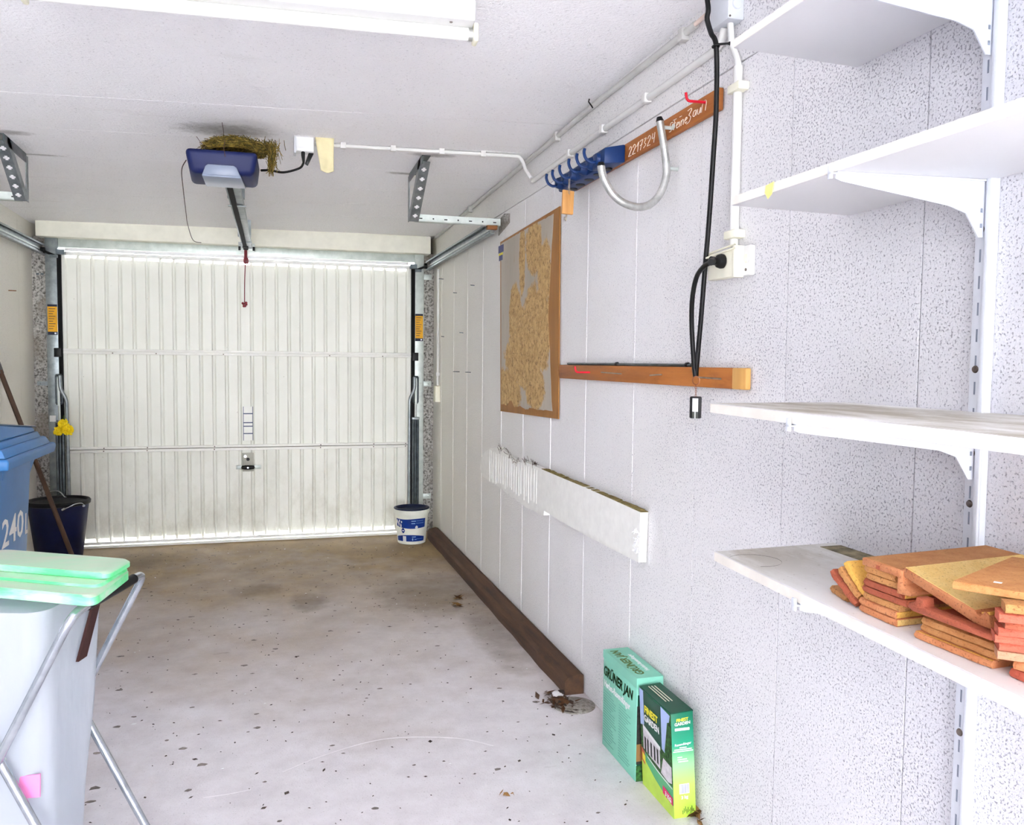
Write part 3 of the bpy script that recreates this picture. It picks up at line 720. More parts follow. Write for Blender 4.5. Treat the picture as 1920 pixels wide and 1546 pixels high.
MB().box(1.235, W - .003, 2.157, 2.262, 2.388, 2.494).build('box_body', M['grey'], jb, bevel=.006)
MB().lathe([(0, -.004), (.013, -.004), (.015, 0)], (1.262, 2.157, 2.43), 18, 'y').build('knockout_plug', M['grey'], jb)
MB().lathe([(0, -.002), (.003, -.002), (.003, 0)], (1.241, 2.157, 2.395), 8, 'y').build('screw', M['screw'], jb)
vp = conduit('conduit', 'white upright conduit on the right wall above the socket', [(1.262, 2.19, 2.39), (1.265, 2.185, 2.33), (1.275, 2.162, 2.275), (1.275, 2.162, 1.755)], .0095, M['conduit'], (), (1, 0, 0), .02)
MB().tube([(1.275, 2.162, 2.262), (1.275, 2.162, 1.757)], .0135, 14).build('sleeve', M['conduit'], vp)
for z in (2.2, 1.79):
    MB().box(1.255, W, 2.125, 2.188, z - .012, z + .012).build('pipe_clamp', M['cream'], vp, bevel=.004)
# wall socket with plug
ws = thing('wall_socket', 'cream surface mounted wall socket with a black plug', 'socket', (1.25, 2.1, 1.7))
MB().box(1.245, 1.272, 2.108, 2.258, 1.667, 1.745).build('socket_body', M['cream'], ws, bevel=.005)
MB().box(1.241, 1.272, 2.1, 2.112, 1.664, 1.753).build('cover_edge', M['cream'], ws, bevel=.003)
MB().box(1.270, W, 2.07, 2.262, 1.668, 1.752).build('mounting_plate', M['conduit'], ws, bevel=.004)
MB().lathe([(.005, -.003), (.011, -.003), (.012, 0)], (1.270, 2.086, 1.715), 16, 'x').build('screw_boss', M['cream'], ws)
MB().lathe([(0, -.002), (.004, -.002), (.004, 0)], (1.270, 2.086, 1.684), 8, 'x').build('screw', M['screw'], ws)
for k in (0, 1):
    MB().tube([(1.232, 2.255, 1.731), (1.24, 2.091, 1.745)] if k == 0 else [(1.243, 2.257, 1.745), (1.243, 2.096, 1.755)], .003, 6).build('flap_hinge', M['cream'], ws)

# hanging extension cable
cab = thing('extension_cable', 'black extension cable hanging down the right wall in a loop', 'cable', (1.2, 2.2, 1.9))
MB().tube(spline([(1.19, 2.21, 2.492), (1.19, 2.188, 2.422), (1.19, 2.193, 2.394), (1.2, 2.187, 2.354), (1.21, 2.173, 2.309), (1.225, 2.192, 2.154), (1.225, 2.203, 2.006), (1.23, 2.228, 1.828), (1.235, 2.253, 1.708), (1.24, 2.28, 1.552), (1.244, 2.305, 1.424), (1.246, 2.313, 1.385)], 8), .0072, 10).build('cable', M['black'], cab)
MB().tube(spline([(1.242, 2.309, 1.382), (1.238, 2.314, 1.424), (1.225, 2.308, 1.537), (1.21, 2.28, 1.615), (1.205, 2.248, 1.675), (1.198, 2.192, 1.701), (1.196, 2.143, 1.708)], 8), .0072, 10).build('cable_end', M['black'], cab)
pl = (1.245, 2.164, 1.714)
b = MB().tube([(1.19, 2.138, 1.706), (1.208, pl[1], pl[2])], [.009, .012], 12)
b.lathe([(.0, -.04), (.013, -.04), (.011, -.022), (.018, -.018), (.021, -.008), (.02, 0), (.0, 0)], (1.243, pl[1], pl[2]), 18, 'x')
b.build('plug', M['black'], cab)
c = (1.21, 2.176, 2.314); 
MB().tube([(c[0] - .009, c[1], c[2] - .004), (c[0] - .009, c[1] - .012, c[2]), (c[0] + .02, c[1] - .03, c[2]), (c[0] + .026, c[1] - .032, c[2])], [.004, .004, .003, .006], 8).build('cable_tie', M['black'], cab)
MB().tube([(c[0] + .009 * math.cos(k * .63), c[1] + .009 * math.sin(k * .63), c[2]) for k in range(10)], .003, 6, closed=True).build('cable_tie', M['black'], cab)
# wire staple under the socket
# remote control on a key ring
rm = thing('remote_control', 'small black remote with white panel hanging on the lower wood strip', 'remote control', (1.24, 2.301, 1.288))
rc = Vector((1.235, 2.291, 1.289)); ux = Vector((.8, -.6, 0)); uz = Vector((0, 0, 1)); un = ux.cross(uz)
def rb(w0, w1, h0, h1, d0, d1): 
    return MB().obox(rc + ux * w0 + uz * h0 + un * d0, ux * (w1 - w0), un * (d1 - d0), uz * (h1 - h0))
rb(-.0175, .0175, -.033, .034, -.006, .006).build('case', M['black'], rm, bevel=.004)
rb(-.0085, .0085, -.012, .028, .006, .0072).build('white_panel', M['white'], rm, bevel=.0004)
for s in (-1, 1): rb(-.0085 if s < 0 else .0012, -.0012 if s < 0 else .0085, -.032, -.012, .006, .0075).build('button', plain('4c4f4a', .5), rm, bevel=.0005)
rb(-.0012, .0012, -.032, -.012, .006, .0068).build('white_strip', M['white'], rm)
kr = Vector((1.235, 2.292, 1.371))
MB().tube([tuple(kr + ux * .0105 * math.cos(k * .42) + uz * .0125 * math.sin(k * .42)) for k in range(15)], .0016, 6, closed=True).build('key_ring', M['copper'], rm)
ch = MB(); top = kr - uz * .0125; bot = rc + uz * .034; nl = 6
for k in range(nl):
    p = top.lerp(bot, (k + .5) / nl); h = (top - bot).length / nl * .62; sd = ux if k % 2 else un
    ch.tube([tuple(p + sd * .0022 * math.cos(q * .785) + uz * h * math.sin(q * .785)) for q in range(8)], .0008, 5, closed=True)
ch.build('chain', M['copper'], rm)

# ================================================================ THINGS ON THE RIGHT WALL
XF = 1.268
def strokes(glyphs, o, h, parent, mat, r=.0012, wx=2.0):
    """hand-drawn strokes on a face looking to -x; pen moves towards -y"""
    mb = MB(); x = 0
    for g, adv in glyphs:
        for st in g:
            P = [(o[0] - .0006, o[1] - (x + p[0] + p[1] * .1) * h * wx, o[2] + p[1] * h) for p in st]
            if len(P) > 2: P = spline(P, 4)
            mb.tube(P, r, 5)
        x += adv
    return mb.build('chalk_writing', mat, parent)
G = {'2': ([[(0, .75), (.2, 1), (.42, .75), (.2, .35), (0, .02)], [(0, .02), (.45, 0)]], .62), '1': ([[(0, .6), (.25, 1)], [(.25, 1), (.2, 0)]], .42),
     '7': ([[(0, .95), (.45, 1), (.3, .5), (.2, 0)], [(.1, .5), (.42, .55)]], .62), '3': ([[(.05, .95), (.35, .95), (.15, .55), (.38, .3), (.05, .05)]], .6),
     '4': ([[(.1, 1), (.05, .5), (.4, .55)], [(.38, 1), (.33, 0)]], .6), '_': ([], .45),
     'S': ([[(.45, .95), (.15, 1), (.1, .65), (.35, .4), (.25, .05), (0, .08)]], .55), 't': ([[(.15, 1.05), (.12, 0)], [(0, .68), (.35, .72)], [(-.1, 1.15), (.4, 1.12)]], .42),
     'e': ([[(.05, .3), (.35, .45), (.25, .62), (.05, .4), (.15, .02), (.38, .1)]], .42), 'i': ([[(.08, .58), (.1, 0)], [(0, 1.1), (.3, 1.08)]], .26),
     'n': ([[(.05, .6), (.06, 0)], [(.06, .35), (.22, .6), (.35, .5), (.36, 0)]], .5), 'Z': ([[(.0, .95), (.35, 1.02), (.45, .85), (.2, .45), (.42, .2), (.3, -.2), (0, -.3)]], .62),
     'a': ([[(.36, .55), (.12, .55), (.05, .15), (.25, .05), (.38, .5), (.4, .02)]], .48), 'u': ([[(.05, .55), (.08, .1), (.25, .05), (.36, .55), (.38, .02)]], .48),
     'N': ([[(.02, .0), (.06, .75), (.3, 1.0), (.45, .75), (.42, 0)]], .6)}
up_ = thing('coat_strip', 'long orange wood strip with white handwriting high on the right wall', 'wood strip', (1.28, 2.6, 2.2))
MB().box(XF, W - .0045, 2.258, 3.5, 2.168, 2.233).build('board', M['wood1'], up_, bevel=.003)
strokes([G[c] for c in '2217324'], (XF, 2.903, 2.178), .033, up_, M['chalk'], .0013, 1.68)
strokes([G[c] for c in 'Steine'], (XF, 2.575, 2.182), .028, up_, M['chalk'], .0012, 1.75)
strokes([G[c] for c in 'ZauN'], (XF, 2.452, 2.187), .031, up_, M['chalk'], .0012, 1.9)
# blue tool holder
tk = thing('tool_holder', 'dark blue plastic tool holder with six upturned hooks on the right wall', 'tool holder', (1.24, 3.2, 2.2))
tb = MB().box(1.2, XF, 3.06, 3.5, 2.158, 2.222); tb.build('holder_bar', M['rackblue'], tk, bevel=.008)
MB().hexa([(1.185, 2.935, 2.155), (XF, 2.932, 2.165), (XF, 3.07, 2.165), (1.19, 3.07, 2.155), (1.185, 2.935, 2.214), (XF, 2.932, 2.232), (XF, 3.07, 2.23), (1.19, 3.07, 2.218)]).build('end_block', M['rackblue'], tk, bevel=.006)
for y in (3.45, 3.37, 3.28, 3.17, 3.08, 3.0):
    b = MB().lathe([(0, -.03), (.02, -.028), (.026, -.012), (.026, .0)], (1.203, y, 2.186), 16, 'x').build('knob_base', M['rackblue'], tk)
    MB().tube(spline([(1.18, y, 2.176), (1.158, y, 2.172), (1.14, y + .004, 2.184), (1.132, y + .006, 2.205), (1.134, y + .006, 2.222)], 5), [.006] * 21, 8).build('hook', M['rackblue'], tk)
for y in (3.41, 3.32, 3.22, 3.12, 3.03):
    MB().lathe([(0, -.0015), (.02, -.0015), (.02, .004), (0, .004)], (1.236, y, 2.157), 16).build('tool_hole', M['black'], tk)
# wooden key tag
kt = thing('key_tag', 'light wooden key tag hanging from the blue tool holder', 'key tag', (1.17, 3.28, 2.133))
p0 = (1.147, 3.28, 2.125); p1 = (1.196, 3.28, 2.121); p2 = (1.192, 3.28, 2.026); p3 = (1.144, 3.28, 2.028)
MB().prism([p0, p1, p2, p3], (0, .014, 0)).build('wooden_tag', M['tag'], kt, bevel=.002)
h = (1.171, 3.279, 2.18); hm = (1.17, 3.278, 2.111)
MB().tube([h, (h[0] - .003, 3.277, hm[2]), (h[0] + .002, 3.276, hm[2] - .005), (h[0] + .004, 3.278, h[2])], .0012, 6).build('wire_loop', M['keym'], kt)
k0 = (1.168, 3.29, 2.035); k1 = (1.164, 3.29, 2)
b = MB().tube([k0, k1], .003, 8).box(k1[0] - .008, k1[0], 3.288, 3.292, k1[2] + .004, k1[2] + .016); b.build('key', M['keym'], kt)
# big U-shaped tube hook
uh = thing('wall_hook', 'large U-shaped silver tube hook below the handwriting strip', 'hook', (1.25, 2.55, 2.1))
up2 = [(1.221, 2.55, 2.21), (1.238, 2.55, 2.13), (1.249, 2.55, 2.06), (1.245, 2.55, 2.02), (1.225, 2.55, 1.972), (1.19, 2.55, 1.938), (1.148, 2.55, 1.928), (1.1, 2.55, 1.938), (1.063, 2.55, 1.962), (1.035, 2.55, 2.0), (1.023, 2.55, 2.03), (1.019, 2.55, 2.052)]
MB().tube(spline(up2, 6), .0125, 16).build('tube', M['alu'], uh)
MB().tube([(1.2215, 2.55, 2.208), (1.219, 2.55, 2.222)], [.0135, .008], 14).build('end_cap', M['black'], uh)
MB().tube([(1.019, 2.55, 2.05), (1.0185, 2.55, 2.062)], [.0135, .009], 14).build('end_cap', M['black'], uh)
MB().tube([(1.226, 2.55, 2.19), (1.268, 2.55, 2.19)], .006, 10).lathe([(0, -.004), (.009, -.004), (.009, .0)], (1.262, 2.53, 2.19), 10, 'x').build('screw_mount', M['galvl'], uh)
MB().tube([(1.248, 2.55, 2.06), (1.289, 2.55, 2.06)], .007, 10).build('screw_mount', M['galvl'], uh)
# red screw hooks
def redhook(label, p, drop=0):
    x, y, z = p
    tag(MB().tube(bend([(x, y, z), (x - .06, y + .004, z - drop), (x - .064, y + .004, z + .024 - drop)], .012), .0042, 10).build('screw_hook', M['red']), label, 'hook')
redhook('red plastic coated hook on the handwriting strip', (XF, 2.335, 2.211))
redhook('red plastic coated hook on the lower wood strip', (XF, 3.262, 1.382), .0)
# lower wood strip
ls = thing('wood_strip', 'orange wood strip with pale end at middle height on right wall', 'wood strip', (1.28, 2.7, 1.37))
MB().box(XF, W - .0045, 2.14, 3.65, 1.35, 1.411).build('board', M['wood1'], ls, bevel=.004)
MB().box(XF - .0006, W - .0045, 2.069, 2.142, 1.35, 1.411).build('board_end', M['woodend'], ls, bevel=.004)
for (ax, ay), (bx, by) in [((3.13, 1.384), (2.93, 1.381)), ((2.68, 1.38), (2.59, 1.384)), ((2.34, 1.38), (2.2, 1.378))]:
    MB().tube([(XF - .002, ay_, z_) for ay_, z_ in ((ax, ay), (bx, by))], .0025, 6).build('bent_nail', M['keym'], ls)
rd = thing('iron_rod', 'thin dark iron rod lying on top of the lower wood strip', 'rod', (1.27, 3.0, 1.417))
MB().tube([(1.279, 3.56, 1.4165), (1.277, 2.4, 1.4165)], .005, 8).build('rod', M['steel'], rd)
for y in (3.0, 2.43, 2.39): MB().lathe([(.0075, -.006), (.0075, .006)], (1.2775, y, 1.4185), 10, 'y').build('rod_collar', M['black'], rd)
# weathered map on hardboard
po = thing('map_board', 'torn weathered map glued on tall brown hardboard on right wall', 'map', (1.28, 4.25, 1.65))
pc_ = [(1.28, 4.751, 2.114), (1.28, 3.707, 2.139), (1.28, 3.687, 1.159), (1.28, 4.711, 1.136)]
MB().prism(pc_, (.006, 0, 0)).build('hardboard', M['hard'], po)
def bil(s, t):
    a, b, c, d = map(Vector, pc_)
    return (a * (1 - s) + b * s) * (1 - t) + (d * (1 - s) + c * s) * t
bot = []; top = []
for i in range(41):
    s = .02 + .9 * i / 40
    tb_ = .965 - .02 * noise.noise((s * 9, 0, 0)) - .012 * noise.noise((s * 40, 3, 0)) - (.04 if .12 < s < .3 else 0) * (1 - abs(s - .2) / .1 if abs(s - .2) < .1 else 0)
    tt = .012 + .012 * max(0, noise.noise((s * 30, 7, 0))) * (1 if s > .3 else .3) + .02 * max(0, s - .6)
    bot.append(bil(s, min(tb_, .985))); top.append(bil(s, tt))
rightE = [bil(.92 - .07 * (1 - abs(2 * t - 1)) - .012 * noise.noise((t * 14, 1, 0)), t) for t in [k / 24 for k in range(2, 23)]]
ring = top + rightE + bot[::-1]
d = Vector((-.0012, 0, 0)); n = len(ring)
mp = MB(); mp.add([p + d for p in ring] + ring, [list(range(n))] + [(i, n + i, n + (i + 1) % n, (i + 1) % n) for i in range(n)])
mo_ = mp.build('map_sheet', M['map'], po, smooth=10)
mo_['label'] = 'grey and tan map paper with torn edges'
q = Vector((1.278, 4.709, 2.081)); 
b = MB().mat(M['tape']).box(q.x - .0012, q.x, q.y - .04, q.y + .07, q.z - .03, q.z + .012).box(q.x - .0014, q.x, q.y - .02, q.y + .055, q.z - .075, q.z - .045)
b.mat(M['yellow']).box(q.x - .0016, q.x - .001, q.y - .03, q.y + .06, q.z - .045, q.z - .032)
b.build('tape_scrap', None, po)
# mortar patch round the hanger bar
mp = MB().prism([(W - .004, 4.58, 2.2), (W - .004, 4.66, 2.185), (W - .004, 4.82, 2.16), (W - .004, 4.8, 2.25), (W - .004, 4.7, 2.27), (W - .004, 4.58, 2.25)], (.004, 0, 0))
tag(mp.build('mortar_patch', M['rough'], wr, bevel=.002), None)
# white foam board
fb = thing('foam_board', 'white painted board strip with broken rounded end low on right wall', 'board', (1.27, 3.9, .8))
xf = 1.255
topv = [(1.255, 5.07, 0.823), (1.255, 4.989, 0.865), (1.255, 4.859, 0.905), (1.255, 4.662, 0.931), (1.255, 4.614, 0.914), (1.255, 4.523, 0.909), (1.255, 4.423, 0.899), (1.255, 4.349, 0.892), (1.255, 4.286, 0.871), (1.255, 4.236, 0.894), (1.255, 4.12, 0.908), (1.255, 3.982, 0.908), (1.255, 3.853, 0.905), (1.255, 3.542, 0.903), (1.255, 3.242, 0.902), (1.255, 2.959, 0.898), (1.255, 2.712, 0.894)]
botv = [(1.255, 2.721, 0.712), (1.255, 2.95, 0.708), (1.255, 3.234, 0.704), (1.255, 3.374, 0.704), (1.255, 3.57, 0.705), (1.255, 3.722, 0.709), (1.255, 3.803, 0.71), (1.255, 3.81, 0.686), (1.255, 3.869, 0.678), (1.255, 3.973, 0.681), (1.255, 4.111, 0.676), (1.255, 4.362, 0.692), (1.255, 4.702, 0.705), (1.255, 5.024, 0.712), (1.255, 5.095, 0.753)]
MB().prism(topv + botv, (W - xf - .005, 0, 0)).build('board', M['foam'], fb, smooth=25)
# soil line along the top edge and paint runs
td = MB()
for i in range(40):
    y0 = topv[-1][1] + (topv[12][1] - topv[-1][1]) * i / 40; y1 = topv[-1][1] + (topv[12][1] - topv[-1][1]) * (i + 1) / 40
    z = topv[-1][2] + (topv[12][2] - topv[-1][2]) * i / 40
    td.box(xf + .001, W - .005, y0, y1, z - .001, z + .002 + .004 * random.random())
td.build('dirt_line', plain('8a7b4a', .9, 0, .3, 60), fb)
rn = MB()
for k in range(22):
    y = 4.86 - k * .045 + random.uniform(-.01, .01); i = 0
    zt = .89 + .005 * random.random(); zb = .705 + .0 * k
    rn.tube([(xf - .0005, y, zt), (xf - .0015, y + .002, zt - .08), (xf - .0005, y, zb + .03 * random.random())], [.0006, .0016, .001], 6)
tag(rn.build('paint_runs', M['foam'], fb), kind='stuff')
fr = MB()
for k in range(60):
    c = Vector((1.255 + random.uniform(-.004, .004), 2.71 + random.uniform(0, .05), .735 + random.uniform(0, .09)))
    d = Vector((-.3, random.gauss(0, 1), random.gauss(0, 1))); straw(fr, c, d, .015, .003)
tag(fr.build('frayed_foam', M['tube'], fb), kind='stuff')
rt_ = MB()
for k in range(45):
    t = random.random(); i = int(t * 11); p = Vector(topv[4 + i // 1 if 4 + i < 12 else 11])
    straw(rt_, p + Vector((random.uniform(-.006, .012), random.uniform(-.03, .03), random.uniform(0, .02))), Vector((-.1, random.choice((-1, 1)) * random.uniform(.4, 1.2), random.gauss(.3, .6))), random.uniform(.03, .07), .0012)
tag(rt_.build('dried_roots', M['stick'], fb), kind='stuff')
# nails in the wall
nl = [((1.286, 6.464, 2.059), .035), ((1.286, 5.423, 1.922), .025), ((1.286, 5.971, 1.915), .025), ((1.286, 5.751, 1.621), .025), ((1.286, 6.431, 1.613), .02), ((1.286, 5.864, 1.349), .045), ((1.286, 5.513, 1.349), .035)]
NL = ['topmost nail by the corner conduit right of the door', 'upper right nail of the nail group near the door', 'second nail from the top, between two wall seams near the door', 'nail at middle height, right one of its pair near the door', 'nail at middle height close to the corner conduit', 'longest low nail right of the door', 'low nail beside the longest nail, furthest from the door']
for (p, L), nlab in zip(nl, NL):
    tag(MB().tube([(p[0] + .003, p[1], p[2]), (p[0] - L, p[1] + .002, p[2] + .002)], .003, 6).build('nail', M['steel']), nlab, 'nail', 'nails in the right wall by the door')
tag(MB().tube([(LW - .002, 6.3, 1.86), (LW + .05, 6.28, 1.858)], .003, 6).build('nail', M['rust']), 'rusty nail sticking out of the left wall', 'nail')
# small conduit and switch by the door corner
sw = conduit('conduit', 'thin white conduit in the corner right of the door with switch box', [(1.277, 6.62, 2.15), (1.277, 6.62, 1.23)], .01, M['conduit'], [(1.277, 6.62, 1.32)], (1, 0, 0))
MB().box(1.25, W, 6.58, 6.66, 1.1, 1.225).build('switch_box', M['cream'], sw, bevel=.005)

# ================================================================ SHELVES
def board(name, label, xf0, xf1, y0, y1, z0, z1, top=None):
    """front edge runs from (xf0, y1) at the far end to (xf1, y0) at the near end"""
    t = thing(name, label, 'shelf', ((xf0 + W) / 2, (y0 + y1) / 2, z0))
    MB().hexa([(xf1, y0, z0), (W - .004, y0, z0), (W - .004, y1 + .02, z0), (xf0, y1, z0), (xf1, y0, z1), (W - .004, y0, z1), (W - .004, y1 + .02, z1), (xf0, y1, z1)]).build('board', M['shelf'], t, bevel=.0015)
    MB().hexa([(xf1 - .0007, y0, z0 + .0008), (xf1, y0, z0 + .0008), (xf0, y1, z0 + .0008), (xf0 - .0007, y1, z0 + .0008), (xf1 - .0007, y0, z1 - .0008), (xf1, y0, z1 - .0008), (xf0, y1, z1 - .0008), (xf0 - .0007, y1, z1 - .0008)]).build('edge_band', M['band'], t)
    if top:
        MB().hexa([(xf1 + .002, y0 + .002, z1), (W - .006, y0 + .002, z1), (W - .006, y1 + .016, z1), (xf0 + .002, y1 - .002, z1), (xf1 + .002, y0 + .002, z1 + .0006), (W - .006, y0 + .002, z1 + .0006), (W - .006, y1 + .016, z1 + .0006), (xf0 + .002, y1 - .002, z1 + .0006)]).build('dirty_top', top, t)
    return t
YN = .42
sh1 = board('shelf', 'topmost white shelf board at the top right corner', .957, .955, YN, 1.645, 2.097, 2.115)
sh2 = board('shelf', 'white shelf board second from top with a yellow tape scrap', .968, .99, YN, 1.655, 1.766, 1.786)
sh3 = board('shelf', 'dusty white shelf board third from top above the tiles', .926, .848, YN, 1.65, 1.314, 1.335, M['shelftop'])
sh4 = board('shelf', 'lowest white shelf board carrying the stacked clay tiles', .960, .898, YN, 1.676, .977, .9985, M['shelftop2'])
p = Vector((0.968, 1.51, 1.777)); 
b = MB().prism([(p.x - .001, p.y - .016, p.z + .009), (p.x - .001, p.y + .012, p.z + .006), (p.x - .001, p.y + .015, p.z - .008), (p.x - .001, p.y + .004, p.z - .022), (p.x - .001, p.y - .01, p.z - .014)], (.001, 0, 0))
b.build('tape_scrap', plain('efe08a', .6), sh2)
# dirt along the back of the lowest shelf and the ring stain on it
MB().box(1.225, W - .008, 1.1, 1.66, .999, 1.0002).build('dirt_band', plain('8d8468', .9, 0, .4, 30), sh4)
rs = MB(); cpt = [(.945 + .055 * (1 - math.cos(a)), 1.575 + .055 * math.sin(a)) for a in [k * .13 for k in range(5, 40)]]
for i in range(len(cpt) - 1):
    (xa, ya), (xb, yb) = cpt[i], cpt[i + 1]; w_ = .0012 + .0015 * abs(noise.noise((i * .3, 0, 0)))
    rs.obox((xa, ya, .999), (xb - xa, yb - ya, 0), (w_, w_, 0), (0, 0, .0004))
rs.build('ring_stain', plain('5c5a52', .8), sh4)
MB().prism([(1.02, 1.33, .999), (1.035, 1.36, .999), (1.05, 1.35, .999), (1.045, 1.31, .999), (1.025, 1.30, .999)], (0, 0, .0004)).build('paint_spot', plain('e3e37a', .6), sh4)
# slotted upright
up = thing('shelf_upright', 'white slotted shelf upright screwed to the right wall', 'shelf rail', (1.28, 1.276, 1.3))
MB().box(1.274, W - .0005, 1.258, 1.297, .2, 2.5).build('rail', M['bracket'], up, bevel=.002)
MB().box(1.268, 1.2745, 1.258, 1.270, .2, 2.5).build('rail_flange', M['bracket'], up, bevel=.002)
sl0 = MB().box(1.2735, 1.2742, 1.281, 1.2845, 2.06, 2.084).build('slot', M['slot'], up)
z0 = 2.06
for k in range(-7, 37):
    if k == 0: continue
    c = sl0.copy(); COL.objects.link(c); c.location.z = sl0.location.z - k * .0494
for z in (1.68, 1.42, 1.165, 1.262, .94, .72):
    MB().lathe([(0, -.003), (.006, -.0025), (.0075, 0)], (1.2738, 1.2825, z - .004), 12, 'x').build('screw', M['screw'], up)
# brackets
def shelf_bracket(label, xt, yt, zs):
    t = thing('shelf_bracket', label, 'bracket', (1.27, 1.28, zs))
    yb = 1.2775; dy = (yt - yb) / (1.272 - xt)
    side = [(1.272, zs), (xt, zs), (xt, zs - .012), (xt + .012, zs - .016), (1.2, zs - .05), (1.235, zs - .062), (1.262, zs - .105), (1.272, zs - .105)]
    def P(x, z, o=0): return (x, yb + (1.272 - x) * dy + o, z)
    MB().prism([P(x, z, -.0015) for x, z in side], (0, .003, 0)).build('arm', M['bracket'], t)
    MB().hexa([P(xt, zs - .003, -.007), P(1.272, zs - .003, -.007), P(1.272, zs - .003, .007), P(xt, zs - .003, .007), P(xt, zs, -.007), P(1.272, zs, -.007), P(1.272, zs, .007), P(xt, zs, .007)]).build('top_flange', M['bracket'], t)
    MB().obox(P(xt - .012, zs - .013, -.006), (.004, 0, 0), (0, .012, 0), (0, 0, .024)).obox(P(xt - .012, zs - .0045, -.006), (.014, 0, 0), (0, .012, 0), (0, 0, .003)).build('end_lip', M['bracket'], t, bevel=.001)
    for z in (.06, .088): MB().obox((1.264, yb - .0022, zs - z), (.004, 0, 0), (0, .001, 0), (0, 0, .008)).build('hook_slot', M['slot'], t)
    return t
shelf_bracket('white steel bracket under the topmost shelf board', .962, 1.31, 2.0965)
shelf_bracket('white steel bracket under the taped second shelf board', .972, 1.308, 1.7655)
shelf_bracket('white steel bracket under the dusty third shelf board', .910, 1.32, 1.3135)
shelf_bracket('white steel bracket under the lowest shelf with the tiles', .944, 1.335, .9765)

# ================================================================ CLAY TILES ON THE LOWEST SHELF
ZS = .9995
def rough_slab(o, a, b, h, seed, n=10, edge=.0022, chip=None):
    """fired clay slab: corner o, edge vectors a and b, thickness h; the a-side front is broken and uneven"""
    o = Vector(o); a = Vector(a); b = Vector(b); up = a.cross(b).normalized()
    if up.z < 0: up = -up
    bd = b.normalized(); mb = MB(); vs = []
    for i in range(n + 1):
        t = i / n
        e = edge * noise.noise((t * 7, seed * 3.1, 0)); f = .0007 * noise.noise((t * 11, seed * 5.7, 2)); g = .0006 * noise.noise((t * 13, seed * 2.7, 5))
        p = o + a * t
        ch = .0022 if i in (0, n) else 0
        vs += [p + bd * (e + ch) + up * (.0012 + g), p + bd * (e - .0004) + up * (h * .5), p + bd * (e + ch + .0008) + up * (h - .0012 + f), p + bd * .004 + up * h, p + b + up * h, p + b + up * .0, p + bd * .004]
    m = 7; fs = []
    for i in range(n):
        for k in range(m): fs.append((i * m + k, i * m + (k + 1) % m, (i + 1) * m + (k + 1) % m, (i + 1) * m + k))
    fs += [list(range(m))[::-1], [n * m + k for k in range(m)]]
    return mb.add(vs, fs)
def tile(label, o, a, b, h, mat, seed, name='clay_tile', group=None, side=None):
    mb = rough_slab(o, a, b, h, seed)
    ob = mb.build(name, mat, None, smooth=35)
    if side:
        # glazed edge strip
        A = Vector(a); B = Vector(b); O = Vector(o) + A * 1.0; ad = A.normalized(); up = A.cross(B).normalized()
        if up.z < 0: up = -up
        s_ = MB().obox(O + B * .02 + ad * .0 + up * .0012, ad * .0012, B * .96, up * (h - .0024)).build('glazed_edge', side, ob)
    return tag(ob, label, 'tile', group)
# left stack: front faces along y at x ~ .968, running down towards the viewer
H = .0116
spec = [(.970, 1.203, 1.112, .255, 't_or', 'lowest tile of the left stack, yellow glazed end', 't_ye'),
        (.971, 1.205, 1.115, .255, 't_or', 'second tile up in the left stack, golden glazed end', 't_gold'),
        (.972, 1.197, 1.112, .25, 't_cork', 'third tile up in the left stack, sandy broken edge', None),
        (.972, 1.200, 1.096, .25, 't_dk', 'fourth tile up in the left stack, smooth dark red edge', None),
        (.971, 1.197, 1.103, .25, 't_dk', 'fifth tile up in the left stack, dark red with yellow end', 't_gold'),
        (.973, 1.192, 1.117, .24, 't_cork', 'sixth tile up in the left stack, short sandy edge', None),
        (.971, 1.196, 1.122, .24, 't_cork', 'uppermost sandy tile of the left stack under the brown nosing tile', None)]
for i, (x, ya, yb, L, mt, lb, sd) in enumerate(spec):
    tile(lb, (x, ya, ZS + i * (H + .00015)), (-.004 if i < 2 else .0, yb - ya, 0), (L, .022 + .004 * (i % 3 - 1), 0), H, M[mt], i + 1, side=M[sd] if sd else None)
ZB = ZS + 7 * (H + .00015) + .0006
# brown nosing tile: flat plate with a foot under its right edge
def nosing(label, sec, x0, L, mats, dx=0.0):
    """section polygon (y, z) swept along x into the shelf"""
    t = MB().mat(mats[0]).prism([(x0, y, z) for y, z in sec], (L, dx, 0)); ob = t.build('nosing_tile', None, None, bevel=.0012, smooth=50, seg=1)
    return tag(ob, label, 'tile')
nb = nosing('large brown nosing tile lying flat across the left stack', [(1.194, ZB), (1.194, ZB + .0125), (1.1045, ZB + .0125), (1.098, ZB + .011), (1.098, 1.072), (1.079, 1.064), (1.079, 1.058), (1.110, 1.0555), (1.1095, ZB)], .965, .29, [M['t_or']], .03)
MB().obox((.969, 1.191, ZB + .0124), (.284, .0295, 0), (0, -.083, 0), (0, 0, .0009)).build('brown_face', M['t_br'], nb)
MB().obox((.9642, 1.15, ZB + .002), (.0012, 0, 0), (0, .008, 0), (0, 0, .006)).build('chip_mark', M['t_dk'], nb)
